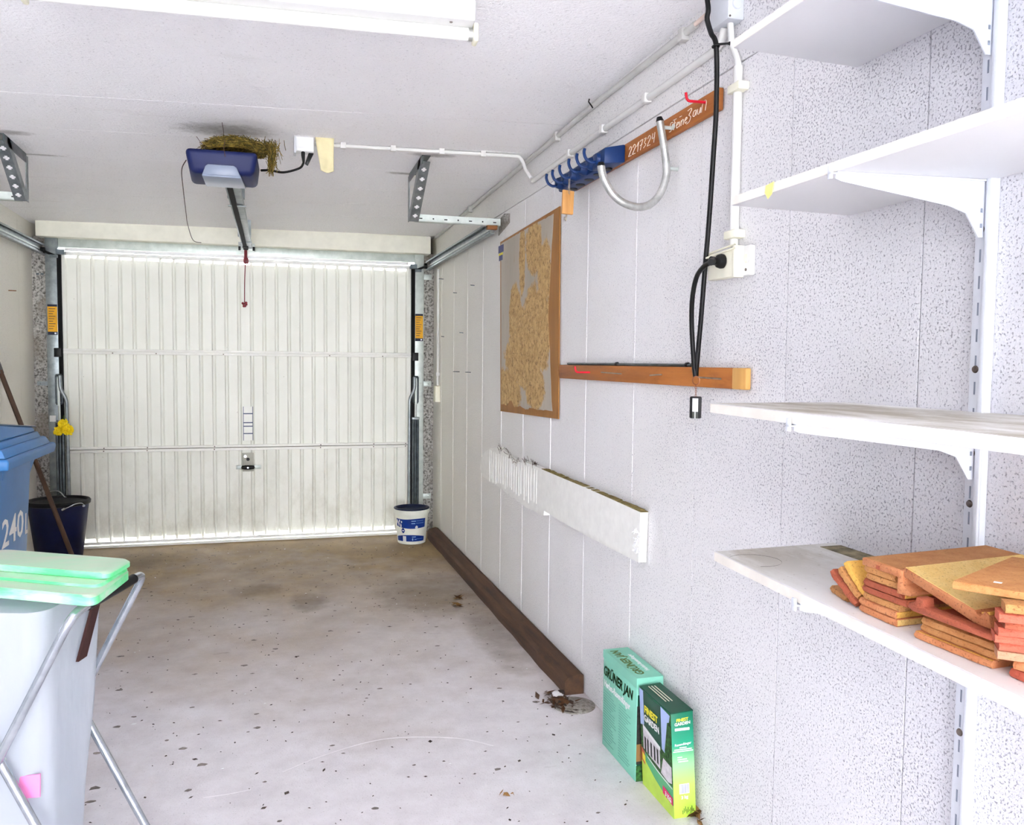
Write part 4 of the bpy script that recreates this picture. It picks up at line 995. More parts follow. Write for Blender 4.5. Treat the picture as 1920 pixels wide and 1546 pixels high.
# yellow nosing tile leaning down to the right
ny = nosing('large yellow nosing tile leaning from the left stack towards the right stack', [(1.0965, 1.1005), (1.0965, 1.086), (1.0, 1.0645), (.957, 1.0545), (.948, 1.0435), (.938, 1.0415), (.928, 1.045), (.925, 1.056), (.929, 1.064), (.93, 1.072), (.938, 1.0765), (.946, 1.066), (.952, 1.068), (.9535, 1.0725)], .966, .27, [M['t_or']], .0279)
MB().hexa([(.9675, 1.0945, 1.1005), (1.232, 1.1238, 1.1005), (1.232, .985, 1.0722), (.9675, .9555, 1.0722), (.9675, 1.0945, 1.1016), (1.232, 1.1238, 1.1016), (1.232, .985, 1.0733), (.9675, .9555, 1.0733)]).build('yellow_face', M['t_ye'], ny)
MB().hexa([(.968, .944, 1.0705), (1.228, .973, 1.0705), (1.228, .959, 1.0748), (.968, .930, 1.0725), (.968, .945, 1.073), (1.228, .974, 1.073), (1.228, .960, 1.077), (.968, .931, 1.0768)]).build('golden_nose', M['t_gold'], ny)
# middle stack
msp = [(.957, 1.060, .921, 't_or', 'lowest tile of the middle stack, golden top edge', None), (.966, 1.057, .918, 't_br', 'second tile up in the middle stack', None),
       (.966, 1.056, .92, 't_br', 'third tile up in the middle stack, rounded left end', None), (.975, 1.046, .925, 't_dk', 'topmost dark tile of the middle stack under the red nosing tile', None)]
for i, (x, ya, yb, mt, lb, sd) in enumerate(msp):
    tile(lb, (x, ya, ZS + i * .0113), (.006, yb - ya, 0), (.05, .002, 0), .0112, M[mt], 20 + i)
MB().obox((.959, 1.057, ZS + .0112), (.006, -.136, 0), (.004, 0, 0), (0, 0, .0005)).build('golden_edge', M['t_gold'], [o for o in bpy.data.objects if o.get('label', '').startswith('lowest tile of the middle')][0])
zm = ZS + 4 * .0113 + .0002
nosing('upturned dark red nosing tile on the middle stack', [(1.060, zm + .011), (1.063, zm + .004), (1.052, zm), (.905, zm + .0012), (.905, zm + .0095), (1.02, zm + .0115), (1.029, zm + .0125), (1.031, zm + .024), (1.045, zm + .025), (1.047, zm + .017)], .945, .0205, [M['t_dk']], .0)
# tiles leaning left of the left stack
t0 = tile('small tile lying apart at the left end of the tile stacks', (1.0, 1.322, ZS + .0005), (-.02, -.07, 0), (.19, -.01, 0), .0108, M['t_cork'], 31)
def lean(label, yb, zb, yt, zt, x0, L, mat, seed, h=.0115):
    return tile(label, (x0, yt, zt), (0, yb - yt, zb - zt), (L, .0, 0), h, mat, seed)
lean('reddish tile leaning on the small loose tile', 1.2195, ZS + .002, 1.289, 1.043, .972, .2, M['t_dk'], 32)
lean('sandy brown tile leaning in the middle of three slanted tiles', 1.2165, ZS + .0155, 1.272, 1.052, .975, .2, M['t_cork'], 33)
lean('golden topped tile leaning against the left stack, uppermost slanted one', 1.2075, ZS + .024, 1.259, 1.0655, .978, .22, M['t_gold'], 34)
# right stack, turned a little
rsp = [(.964, .891, 't_red', 0, -.9), (.962, .884, 't_or', .35, -.9), (.944, .892, 't_pink', .75, -.6), (.944, .890, 't_red', .8, -.6), (.934, .888, 't_red', .8, -.6), (.929, .878, 't_red', .8, -.6), (.929, .868, 't_dk', .8, -.6), (.912, .862, 't_red', .8, -.6), (.918, .858, 't_cork', .8, -.6)]
nm = ['lowest', 'second', 'pinkish third', 'fourth', 'fifth', 'sixth', 'dark seventh', 'eighth', 'brown ninth']
for i, (x, y, mt, ux_, uy_) in enumerate(rsp):
    u = Vector((ux_, uy_, 0)).normalized(); v = Vector((-u.y, u.x, 0))
    tile('%s tile from the bottom of the stack at the right edge' % nm[i], (x, y, ZS + i * .0125), u * .24, v * (.032 if i > 1 else .05), .0122, M[mt], 40 + i)
z9 = ZS + 9 * .0125 + .0002
u = Vector((.05, -.068, 0)).normalized(); v = Vector((.126, .024, 0)).normalized()
ft_ = tile('flat brown tile with a white fleck lying on the right stack', (.9055, .935, z9), u * .25, Vector((.21, .10, 0)), .0118, M['t_br'], 60)
MB().obox((.955, .915, z9 + .0119), (.006, -.008, 0), (.006, .004, 0), (0, 0, .0005)).build('white_fleck', M['white'], ft_)

# ================================================================ FLOOR ALONG THE RIGHT WALL
tm = thing('timber_beam', 'long old dark brown timber lying on the floor along the right wall', 'timber', (1.23, 5, 0))
tb = MB(); prof = []
n = 40; vs = []; fs = []
for i in range(n + 1):
    y = 3.315 + (6.62 - 3.315) * i / n; w1 = .006 * noise.noise((i * .35, 0, 0)); w2 = .006 * noise.noise((i * .5, 4, 0))
    vs += [(1.197 + w1, y, 0), (1.198 + w1, y, .055 + w2), (1.211 + w1, y, .074 + w2), (1.262, y, .088 + w2 * .5), (1.283, y, .082), (1.284, y, 0)]
for i in range(n):
    for k in range(6): fs.append((i * 6 + k, i * 6 + (k + 1) % 6, (i + 1) * 6 + (k + 1) % 6, (i + 1) * 6 + k))
fs += [list(range(6))[::-1], [n * 6 + k for k in range(6)]]
tb.add(vs, fs).build('beam', M['timber'], tm, smooth=25)
def leafpile(name, label, cx, cy, sx, sy, n, h, cat, mats, kind=None, L=(.012, .035)):
    mb = MB()
    for k in range(n):
        x = cx + random.gauss(0, sx); y = cy + random.gauss(0, sy)
        if x > W - .01: x = W - .01 - random.random() * .02
        z = abs(random.gauss(0, h)) + .002; a = random.uniform(0, 6.28); l = random.uniform(*L); w_ = l * random.uniform(.15, .5)
        u = Vector((math.cos(a), math.sin(a), random.gauss(0, .25))) * l; v = Vector((-math.sin(a), math.cos(a), random.gauss(0, .4))) * w_
        c = Vector((x, y, max(z, abs(u.z) + abs(v.z) + .001)))
        mb.mat(random.choice(mats)); mb.add([c - u, c - u * .2 + v, c + u, c - u * .1 - v, c + Vector((0, 0, .003))], [(0, 1, 4), (1, 2, 4), (2, 3, 4), (3, 0, 4), (0, 3, 2, 1)])
    o = mb.build(name, None, None, smooth=10)
    return tag(o, label, cat, None, kind)
leafpile('leaf_litter', 'dark leaf crumbs heaped at the end of the timber', 1.155, 3.235, .03, .045, 90, .008, 'leaf litter', [M['leaf'], M['speck'], M['stick']], 'stuff')
pp = MB()
for k in range(5):
    c = Vector((1.15 + .012 * math.cos(k * 1.3), 3.285 + .014 * math.sin(k * 1.9), .016 + .004 * (k % 2)))
    pp.lathe([(0, -.008), (.014, -.005), (.018, .0), (.012, .007), (0, .009)], tuple(c), 10)
tag(pp.build('paper_scrap', M['white']), 'small white paper scrap beside the timber end', 'paper')
dr = thing('floor_ring', 'grey half round ribbed disc on the floor at the timber end', 'disc', (1.225, 3.2, 0))
for i, r in enumerate((.088, .072, .054)):
    MB().lathe([(0, .0), (r, 0), (r, .003 + .003 * i), (r - .006, .005 + .003 * i), (0, .005 + .003 * i)], (1.2, 3.205, 0), 32).build('disc_ring', M['rough'], dr)
for i, (x, y, lab) in enumerate([(*(1.076, 4.862, 0)[:2], 'curled dry brown leaf on the floor near the timber'), (*(1.037, 4.701, 0)[:2], 'flat dry leaf on the floor beside the curled leaf'), (*(1.294, 2.284, 0)[:2], 'dry leaf crumbs on the floor at the front fertiliser box')]):
    leafpile('dry_leaf', lab, x, y, .012, .016, 9, .006, 'leaf', [M['leaf'], M['leafp']], None, (.015, .045))
leafpile('dry_leaf', 'small pale leaf scraps on the floor at the bottom middle', *(0.735, 2.58, 0)[:2], .02, .012, 7, .002, 'leaf', [M['leafp']], None, (.006, .016))
# scratches and flat stain spots in the concrete skin
for pts in ([(0.028, 2.926), (0.159, 3.010), (0.338, 3.082), (0.478, 3.087), (0.671, 3.027), (0.782, 2.934)], [(-0.223, 2.816), (-0.141, 2.819), (-0.075, 2.830)]):
    sc_ = MB(); P = spline([(x, y, .0005) for x, y in pts], 5)
    for p, q in zip(P[:-1], P[1:]):
        n_ = (q - p).cross(Vector((0, 0, 1))).normalized() * .003; sc_.hexa([p - n_, p + n_, q + n_, q - n_] + [v + Vector((0, 0, .0003)) for v in (p - n_, p + n_, q + n_, q - n_)])
    sc_.build('scratch', plain('eeeaec', .8), fl)
sps = MB()
for k in range(110):
    y = random.uniform(1.9, 6.4); x = random.uniform(-1.1, 1.1); r = random.uniform(.005, .014)
    P = [(x + r * random.uniform(.6, 1.2) * math.cos(a) * 1.4, y + r * random.uniform(.5, 1.1) * math.sin(a), .0006) for a in [j * .785 for j in range(8)]]
    sps.prism(P, (0, 0, .0003))
tag(sps.build('stain_spots', plain('877f79', .85, 0, .25, 40), fl), kind='stuff')
# countless crumbs over the floor
cr = MB()
for k in range(900):
    y = random.uniform(1.9, 6.7); x = random.uniform(-1.2, 1.17)
    if x < -.98 and 3.6 < y < 4.9: continue
    l = random.uniform(.002, .008) * (1.8 if random.random() < .1 else 1); a = random.uniform(0, 6.28); w_ = l * random.uniform(.2, .7)
    u = Vector((math.cos(a), math.sin(a), 0)) * l; v = Vector((-math.sin(a), math.cos(a), 0)) * w_; c = Vector((x, y, .0004))
    cr.mat(M['speck'] if random.random() < .9 else M['white']); cr.add([c - u, c - v, c + u, c + v, c + Vector((0, 0, .0025))], [(0, 1, 4), (1, 2, 4), (2, 3, 4), (3, 0, 4), (3, 2, 1, 0)])
tag(cr.build('floor_crumbs', None), 'scattered dark crumbs and grit all over the concrete floor', 'grit', None, 'stuff')

# ---------------------------------------------------------------- fertiliser boxes
bx = thing('fertiliser_box', 'tall mint green cardboard box standing behind the dark green box', 'box', (1.22, 2.7, 0))
x0, x1, y0, y1, zt = 1.181, 1.279, 2.553, 2.85, .358
MB().box(x0, x1, y0, y1, 0, zt).build('carton', M['mint'], bx, bevel=.002)
MB().hexa([(x0 - .0012, y0 - .001, zt - .035), (x0, y0 - .001, zt - .035), (x0, y1 + .001, zt - .028), (x0 - .0012, y1 + .001, zt - .028), (x0 - .0012, y0 - .001, zt + .001), (x1, y0 - .001, zt + .001), (x1, y1 + .001, zt + .001), (x0 - .0012, y1 + .001, zt + .001)]).build('lid_flap', M['mint'], bx)
lf = lambda txt, size, y, z, mat, bold=0, sq=1, sh=0, nm='lettering': lettering(txt, size, (x0 - .0008, y, z), (0, -1, 0), (0, 0, 1), mat, bx, nm, .0006, 'LEFT', bold, sh, sq)
lf('GRÜNER JAN', .05, 2.846, .27, M['dkgreen'], .0015, .88, .2); lf('GRÜNER JAN', .05, 2.8445, .271, M['olive'], .0002, .88, .2)
lf('Herbst-Rasendünger', .034, 2.838, .228, M['white'], .0008, .82)
pt = MB()
for k in range(20):
    z = .212 - k * .0098; L = .118 * (.7 + .3 * random.random()) if k % 6 else .07
    pt.box(x0 - .0006, x0, 2.84 - L, 2.84, z - .0022, z)
    L = .108 * (.65 + .35 * random.random()) if k % 5 else .06
    pt.box(x0 - .0006, x0, 2.7 - L, 2.7, z - .0022, z)
pt.build('small_print', M['mintd'], bx)
lettering('GRÜNER JAN', .042, (x0 + .045, y0 + .03, zt + .0012), (0, 1, 0), (-1, 0, 0), M['olive'], bx, 'lettering', .0006, 'LEFT', .0012, .1, .98)
lettering('Herbst-Rasendünger', .022, (x0 + .075, y0 + .06, zt + .0012), (0, 1, 0), (-1, 0, 0), M['white'], bx, 'lettering', .0006, 'LEFT', .0004, 0, .9)
sd = MB().mat(M['dkgreen']).box(x0 + .004, x1 - .002, y0 - .0008, y0, .03, .30)
sd.mat(M['dark']).box(x0 + .002, x1 - .02, y0 - .0012, y0, .06, .262); sd.mat(M['leafp']).box(x0 + .002, x1 - .04, y0 - .0015, y0, .07, .13); sd.mat(M['hedge']).box(x0 + .002, x1, y0 - .0015, y0, .0, .055)
sd.build('printed_side', None, bx)

b2 = thing('fertiliser_box', 'dark green lawn food cardboard box with white lettering in front', 'box', (1.24, 2.42, 0))
X0, X1, Y0, Y1, ZT = 1.202, 1.278, 2.305, 2.535, .343
LEAN = -.02
sx_ = lambda x, z: x + LEAN * z / ZT
def q2(x, y, z, o=0): return (sx_(x, z) - o, y, z)
MB().hexa([q2(X0, Y0, 0), q2(X1, Y0, 0), q2(X1, Y1, 0), q2(X0, Y1, 0), q2(X0, Y0, ZT - .004), q2(X1, Y0, ZT), q2(X1, Y1, ZT), q2(X0, Y1, ZT - .004)]).build('carton', M['side'], b2, bevel=.0015)
MB().hexa([q2(X0 - .0006, Y0 - .001, ZT - .006), q2(X1, Y0 - .001, ZT - .002), q2(X1, Y1, ZT - .002), q2(X0 - .0006, Y1, ZT - .006), q2(X0 - .0006, Y0 - .001, ZT - .0025), q2(X1, Y0 - .001, ZT + .0015), q2(X1, Y1, ZT + .0015), q2(X0 - .0006, Y1, ZT - .0025)]).build('top_flap', M['dkgreen'], b2)
def face(poly, mat, lay, mb):
    """flat print on the big face: poly in (s along the face from its far edge, z)"""
    mb.mat(mat); o = .0003 * lay
    P = [q2(X0, Y1 - s, z, o) for s, z in poly]; n = len(P)
    mb.add(P, [list(range(n))])
pf = MB(); Lf = Y1 - Y0
face([(0, 0), (Lf, 0), (Lf, .335), (0, .335)], M['lawn'], 1, pf)
face([(0, .0), (Lf, .0), (Lf, .042), (.16, .05), (.1, .066), (0, .105)], M['lime'], 2, pf)
face([(0, .13), (.06, .118), (.14, .105), (Lf, .102), (Lf, .335), (0, .335)], M['leafy'], 3, pf)
face([(.0, .21), (.035, .22), (.035, .335), (.0, .335)], M['sky'], 4, pf)
face([(.03, .215), (.11, .2), (.16, .195), (.16, .335), (.03, .335)], M['dkgreen'], 5, pf)
face([(.16, .195), (.185, .19), (.2, .25), (.225, .33), (.16, .335)], M['sky'], 5, pf)
face([(.02, .135), (.09, .125), (.145, .12), (.145, .19), (.09, .2), (.02, .212)], M['house'], 6, pf)
for s in (.03, .05, .075, .1, .122): face([(s, .132), (s + .012, .13), (s + .012, .178), (s, .182)], M['dark'], 7, pf)
face([(.02, .205), (.15, .184), (.15, .196), (.02, .218)], M['white'], 7, pf)
face([(.19, .14), (Lf - .004, .14), (Lf - .002, .31), (.205, .3), (.192, .24), (.182, .2)], M['hedge'], 7, pf)
face([(.15, .112), (.2, .105), (Lf - .003, .112), (Lf - .003, .165), (.17, .17)], M['house'], 8, pf)
face([(.05, .117), (.12, .104), (.17, .099), (Lf, .095), (Lf, .099), (.17, .104), (.12, .109), (.05, .121)], M['white'], 9, pf)
face([(.005, .09), (.03, .08), (.03, .125), (.005, .135)], plain('c4583f', .5), 9, pf); face([(.012, .095), (.034, .088), (.034, .112), (.012, .12)], M['yellow'], 10, pf)
face([(.16, .05), (Lf, .042), (Lf, .068), (.16, .076)], M['pink'], 9, pf)
pf.build('printed_front', None, b2, smooth=5)
l2 = lambda txt, size, s, z, mat, bold=0, sq=1, dz=0: lettering(txt, size, q2(X0, Y1 - s, z, .0036), (0, -1, dz), (LEAN / ZT, 0, 1), mat, b2, 'lettering', .0005, 'LEFT', bold, 0, sq)
l2('FINEST', .033, .04, .268, M['yellow'], .001, .98); l2('GARDEN', .031, .036, .238, M['white'], .0008, .9)
l2('3 KG', .02, .178, .052, M['white'], .0008, 1, -.1)
ls2 = lambda txt, size, x, z, mat, bold=0, al='CENTER', sq=1: lettering(txt, size, (sx_(x, z), Y0 - .0008, z), (1, 0, .08), (LEAN / ZT, 0, 1), mat, b2, 'lettering', .0006, al, bold, 0, sq)
xm = (X0 + X1) / 2
ls2('FINEST', .0135, xm, .312, M['yellow'], .0003); ls2('GARDEN', .0135, xm, .3, M['white'], .0003)
ls2('Rasendünger', .011, xm, .235, M['white'], .0002); ls2('3 kg', .014, xm, .062, M['white'], .0004)
sp = MB().mat(M['white'])
def sbar(xa, xb, za, zb, o=.0007): 
    sp.hexa([(sx_(xa, za), Y0 - o, za), (sx_(xb, za), Y0 - o, za), (sx_(xb, za), Y0, za), (sx_(xa, za), Y0, za), (sx_(xa, zb), Y0 - o, zb), (sx_(xb, zb), Y0 - o, zb), (sx_(xb, zb), Y0, zb), (sx_(xa, zb), Y0, zb)])
sbar(xm - .026, xm + .024, .282, .29)
for z, a, b in ((.226, -.012, .012), (.22, -.03, .03), (.214, -.034, .034), (.195, -.02, -.004), (.188, -.02, .012), (.181, -.018, .016)): sbar(xm + a, xm + b, z, z + .003)
tag(sp.build('fine_print', None, b2), kind='stuff'); sp = MB().mat(M['white'])
sbar(xm - .017, xm + .017, .078, .11)
sp.mat(plain('9aa0c8', .5))
for k in range(9): sbar(xm - .014 + k * .0033, xm - .0125 + k * .0033 + (k % 3) * .0005, .08, .108, .0011)
sp.build('barcode', None, b2); sp = MB().mat(M['hedge'])
for k in range(9):
    xx = xm - .008 + k * .0045; sbar(xx, xx + .0018, .012 + (k % 3) * .004, .024 + ((k * 2) % 5) * .003)
tag(sp.build('grass_print', None, b2), kind='stuff')
tp = MB().mat(M['cream'])
for k in range(3): tp.hexa([q2(X0 + .022 + k * .011, Y0 + .08, ZT + .0005), q2(X0 + .025 + k * .011, Y0 + .08, ZT + .0005), q2(X0 + .025 + k * .011, Y1 - .02, ZT + .0005), q2(X0 + .022 + k * .011, Y1 - .02, ZT + .0005)] + [q2(X0 + .022 + k * .011, Y0 + .08, ZT + .0018), q2(X0 + .025 + k * .011, Y0 + .08, ZT + .0018), q2(X0 + .025 + k * .011, Y1 - .02, ZT + .0018), q2(X0 + .022 + k * .011, Y1 - .02, ZT + .0018)])
tp.build('top_print', None, b2)

# ---------------------------------------------------------------- white paint tub
wb = thing('paint_tub', 'white plastic tub with blue label print and dark lid by the door', 'tub', (1.052, 6.5, 0))
cx, cy = 1.052, 6.5
def rad(z): return .108 + .026 * z / .27
MB().lathe([(0, 0), (.1, 0), (.108, .006), (rad(.236), .236), (.139, .238), (.139, .262), (.134, .27), (.13, .27), (.128, .24), (0, .238)], (cx, cy, 0), 44).build('tub_body', M['paint'], wb)
MB().lathe([(.0, .248), (.118, .25), (.12, .268), (.136, .27), (.14, .275), (.138, .28), (.124, .282), (.112, .262), (0, .26)], (cx, cy, 0), 44).build('lid', plain('15203f', .4), wb)
def wrap(a0, a1, z0f, z1f, mat, off, name='label_print', n=18, parent=wb):
    """printed patch round the tub; angles measured from the viewer side"""
    mb = MB(); base = -math.pi / 2 - .16; vs = []
    for i in range(n + 1):
        t = i / n; a = base + a0 + (a1 - a0) * t
        for z in (z0f(t), z1f(t)):
            for o in (off, 0):
                r = rad(z) + o + .0002; vs.append((cx + r * math.cos(a), cy + r * math.sin(a), z))
    fs = []
    for i in range(n):
        k = i * 4; fs += [(k, k + 4, k + 6, k + 2), (k + 1, k + 3, k + 7, k + 5), (k, k + 1, k + 5, k + 4), (k + 2, k + 6, k + 7, k + 3)]
    fs += [(0, 2, 3, 1), (n * 4, n * 4 + 1, n * 4 + 3, n * 4 + 2)]
    mb.add(vs, fs); return mb.build(name, mat, parent, smooth=30)
wrap(-1.15, .95, lambda t: .145 - .012 * math.sin(t * 3.6) - .014 * t * t, lambda t: .205 - .003 * math.sin(t * 6), M['pblue'], .0008, 'blue_band')
wrap(-1.2, .95, lambda t: .028 - .0 * t, lambda t: .062 + .018 * math.sin(t * 3.1), M['pblue'], .0008, 'blue_band')
w0 = lambda z: (lambda t: z)
for (a0, a1, z, h_) in [(-.02, .26, .187, .006), (-.02, .22, .168, .006), (.28, .75, .19, .002), (.28, .8, .172, .002), (.02, .28, .062, .005), (.2, .34, .042, .005), (.36, .8, .047, .002)]:
    wrap(a0, a1, w0(z), w0(z + h_), M['plight'], .0014, 'fine_print', 5)
wrap(-.72, -.44, lambda t: .113 - .021 * math.sin(t * math.pi), lambda t: .113 + .021 * math.sin(t * math.pi), M['pblue'], .001, 'round_badge', 14)
wrap(-.66, -.5, w0(.110), w0(.116), M['white'], .0016, 'fine_print', 5)
wrap(.02, .12, lambda t: .045 - .011 * math.sin(t * math.pi), lambda t: .045 + .011 * math.sin(t * math.pi), M['plight'], .0014, 'drop_mark', 8)
wrap(-.62, -.38, w0(.026), w0(.07), M['white'], .0014, 'barcode_field', 6)
for k in range(8): wrap(-.58, -.42, w0(.034 + k * .0042), w0(.0358 + k * .0042), M['grey'], .002, 'barcode_line', 4)
wrap(.22, .4, lambda t: .138 - .012 * math.sin(t * math.pi), lambda t: .142 + .012 * math.sin(t * math.pi), M['grey'], .0014, 'splash', 8)
for a0, z, h_ in ((-1.1, .18, .016), (-.95, .165, .02), (-.88, .188, .01), (-.78, .15, .018), (-.72, .18, .008)):
    wrap(a0, a0 + .1, lambda t, z=z, h_=h_: z - h_ * math.sin(t * math.pi), lambda t, z=z, h_=h_: z + h_ * math.sin(t * math.pi), M['white'], .0014, 'splash', 6)
# ---------------------------------------------------------------- left: bucket, pole, wheeled bin
bu = thing('bucket', 'big dark navy bucket with black rim beside the garage door', 'bucket', (-1.4, 6.3, 0))
MB().lathe([(0, .0), (.13, 0), (.136, .006), (.186, .42), (.186, .44), (.182, .44), (.13, .01), (0, .008)], (-1.4, 6.3, 0), 44).build('bucket_body', M['navy'], bu)
MB().lathe([(.184, .425), (.198, .43), (.2, .448), (.192, .457), (.18, .455), (.17, .44), (0, .438), (0, .43), (.18, .428)], (-1.4, 6.3, 0), 44).build('rim_cover', M['navyrim'], bu)
MB().tube(spline([(-1.464, 6.28, 0.506), (-1.428, 6.25, 0.52), (-1.389, 6.22, 0.527), (-1.359, 6.2, 0.515), (-1.336, 6.18, 0.492), (-1.323, 6.18, 0.488)], 6), .0035, 7).build('bail', M['chrome'], bu)
bl = MB().tube(spline([(-1.216, 6.16, 0.437), (-1.229, 6.14, 0.451), (-1.26, 6.105, 0.451), (-1.297, 6.095, 0.433), (-1.322, 6.093, 0.423)], 6), .0035, 7).tube([(-1.315, 6.09, 0.427), (-1.334, 6.09, 0.417)], .008, 10)
bl.lathe([(0, -.004), (.008, -.003), (.008, .004)], (-1.216, 6.158, 0.43), 10, 'y'); bl.build('bail', M['chrome'], bu)
br = thing('broom', 'brown wooden broom pole leaning on the left wall behind the blue bin', 'broom', (-1.193, 5.888, 0))
MB().tube([(-1.19, 5.888, .008), (-1.4, 5.89, .66), (-1.62, 5.891, 1.338)], .0145, 12).build('pole', M['stick'], br)
MB().hexa([(-1.667, 5.79, 1.325), (-1.61, 5.79, 1.318), (-1.61, 5.95, 1.318), (-1.667, 5.95, 1.325), (-1.667, 5.8, 1.42), (-1.632, 5.8, 1.40), (-1.632, 5.94, 1.40), (-1.667, 5.94, 1.42)]).build('broom_head', M['black'], br, bevel=.006)
fb_ = thing('flower_bunch', 'bunch of three yellow carnation flowers hung on the left door spring', 'flowers', (-1.45, 6.72, .92))
for (px, rr) in (((-1.449, 6.72, 0.939), .042), ((-1.479, 6.71, 0.894), .038), ((-1.411, 6.7, 0.898), .043)):
    mb = MB(); c = Vector(px)
    for k in range(90):
        th = random.uniform(0, 6.283); ph = math.acos(random.uniform(-.9, 1)); d = Vector((math.sin(ph) * math.cos(th), -abs(math.cos(ph)) if random.random() < .7 else math.cos(ph), math.sin(ph) * math.sin(th)))
        r = rr * random.uniform(.65, 1.08); s = d.orthogonal().normalized(); s.rotate(Matrix.Rotation(random.uniform(0, 6.28), 3, d)); u = d.cross(s); w_ = rr * .3
        p0 = c + d * r * .3; 
        rim = [c + d * r + s * w_ * (j - 2) / 2 + u * w_ * .18 * (-1) ** j - d * abs(j - 2) * rr * .07 for j in range(5)]
        mb.add([p0] + rim, [(0, j, j + 1) for j in range(1, 5)])
    mb.lathe([(0, -rr * .6), (rr * .55, -rr * .2), (rr * .6, rr * .3), (0, rr * .6)], tuple(c), 10)
    mb.build('flower', M['yflower'], fb_, smooth=15)
MB().tube([(-1.455, 6.735, .93), (-1.46, 6.765, .95), (-1.458, 6.775, 1.0)], .003, 6).build('stem', M['stem'], fb_)
MB().box(-1.55, -1.51, 6.77, 6.776, .955, 1.0).build('tag_card', M['white'], fb_)

wbn = thing('wheeled_bin', 'blue wheeled refuse bin with white capacity number at left wall', 'bin', (-1.34, 4.25, 0))
def ring(x0, x1, y0, y1, z): return [(x0, y0, z), (x1, y0, z), (x1, y1, z), (x0, y1, z)]
def loft(rs):
    mb = MB(); vs = [p for r in rs for p in r]; n = 4; fs = []
    for i in range(len(rs) - 1):
        for k in range(n): fs.append((i * n + k, i * n + (k + 1) % n, (i + 1) * n + (k + 1) % n, (i + 1) * n + k))
    fs += [(3, 2, 1, 0), tuple((len(rs) - 1) * n + k for k in range(4))]
    return mb.add(vs, fs)
loft([ring(-1.56, -1.15, 3.97, 4.4, .0), ring(-1.57, -1.14, 3.955, 4.42, .1), ring(-1.6, -1.108, 3.94, 4.495, .95)]).build('bin_body', M['bin'], wbn, bevel=.03, seg=4)
loft([ring(-1.63, -1.052, 3.9, 4.68, .948), ring(-1.63, -1.047, 3.895, 4.7, .985), ring(-1.625, -1.055, 3.9, 4.69, .996)]).build('rim', M['bin'], wbn, bevel=.008, seg=3)
loft([ring(-1.62, -1.062, 3.905, 4.65, .997), ring(-1.615, -1.075, 3.91, 4.62, 1.03), ring(-1.615, -1.08, 3.91, 4.6, 1.035)]).build('lid_skirt', M['bin'], wbn, bevel=.006)
loft([ring(-1.61, -1.085, 3.9, 4.56, 1.036), ring(-1.605, -1.095, 3.9, 4.55, 1.06), ring(-1.605, -1.1, 3.9, 4.545, 1.062)]).build('lid_step', M['bin'], wbn, bevel=.006)
MB().hexa([(-1.6, 3.86, 1.064), (-1.1, 3.86, 1.064), (-1.1, 4.53, 1.064), (-1.6, 4.53, 1.064), (-1.59, 3.87, 1.147), (-1.115, 3.87, 1.147), (-1.115, 4.54, 1.084), (-1.59, 4.54, 1.084)]).build('lid_top', M['bin'], wbn, bevel=.008, seg=3)
lt = MB().hexa([(-1.588, 3.868, 1.147), (-1.117, 3.868, 1.147), (-1.105, 4.56, 1.082), (-1.588, 4.56, 1.082), (-1.586, 3.87, 1.151), (-1.119, 3.87, 1.151), (-1.107, 4.585, 1.085), (-1.586, 4.585, 1.085)]).build('lid_cover', M['bingrey'], wbn, bevel=.002)
MB().prism([(-1.12, 4.46, .95), (-1.12, 4.64, .95), (-1.12, 4.46, .84)], (-.02, 0, 0)).build('gusset', M['bin'], wbn, bevel=.003)
MB().prism([(-1.108, 4.03, .95), (-1.108, 4.16, .95), (-1.108, 4.03, .89)], (-.02, 0, 0)).build('gusset', M['bin'], wbn, bevel=.003)
nx1 = Vector((1, 0, -.037)).normalized()
def sidex(z): return -1.14 + (z - .1) / .85 * (.032)
for s_, size, y, z in (('240', .175, 4.03, .595), ('L', .14, 4.385, .59)):
    lettering(s_, size, (sidex(z) + .0015, y, z), (.0, 1, .0), (.037, 0, 1), M['white'], wbn, 'capacity_number', .001, 'LEFT', .002, 0, 1.27 if s_ == '240' else .8)

# ================================================================ SACK STAND IN THE FOREGROUND
c1 = Vector((-.668, 2.318, 0)); c2 = Vector((-.556, 2.705, 0)); e2 = (c2 - c1).normalized(); e1 = Vector((e2.y, -e2.x, 0)); Lx = (c2 - c1).length
ctr = (c1 + c2) / 2; HZ = .79; SP = .205
ss = thing('sack_stand', 'folding tube stand with a green plastic lid and white sack in foreground', 'sack stand', tuple(ctr))
def LP(u, v, z): return tuple(ctr + e1 * u + e2 * v + Vector((0, 0, z)))
hl2 = Lx / 2
for s, o in ((1, 0), (-1, .014)):
    f = bend([LP(-s * SP, -hl2 + o, .012), LP(s * SP * .98, -hl2 + o, HZ), LP(s * SP * .98, hl2 - o, HZ), LP(-s * SP, hl2 - o, .012)], .05, 8)
    MB().tube(f, .0115, 14).build('tube_frame', M['chrome'], ss)
    MB().tube([LP(s * SP * .98, -hl2 + .07, HZ), LP(s * SP * .98, hl2 - .075, HZ)], .0145, 12).build('grip_sleeve', M['black'], ss)
for v in (-hl2, hl2):
    MB().tube([LP(0, v - .016, .4), LP(0, v + .03 * (1 if v < 0 else -1), .4)], .008, 10).build('pivot_bolt', M['galvl'], ss)
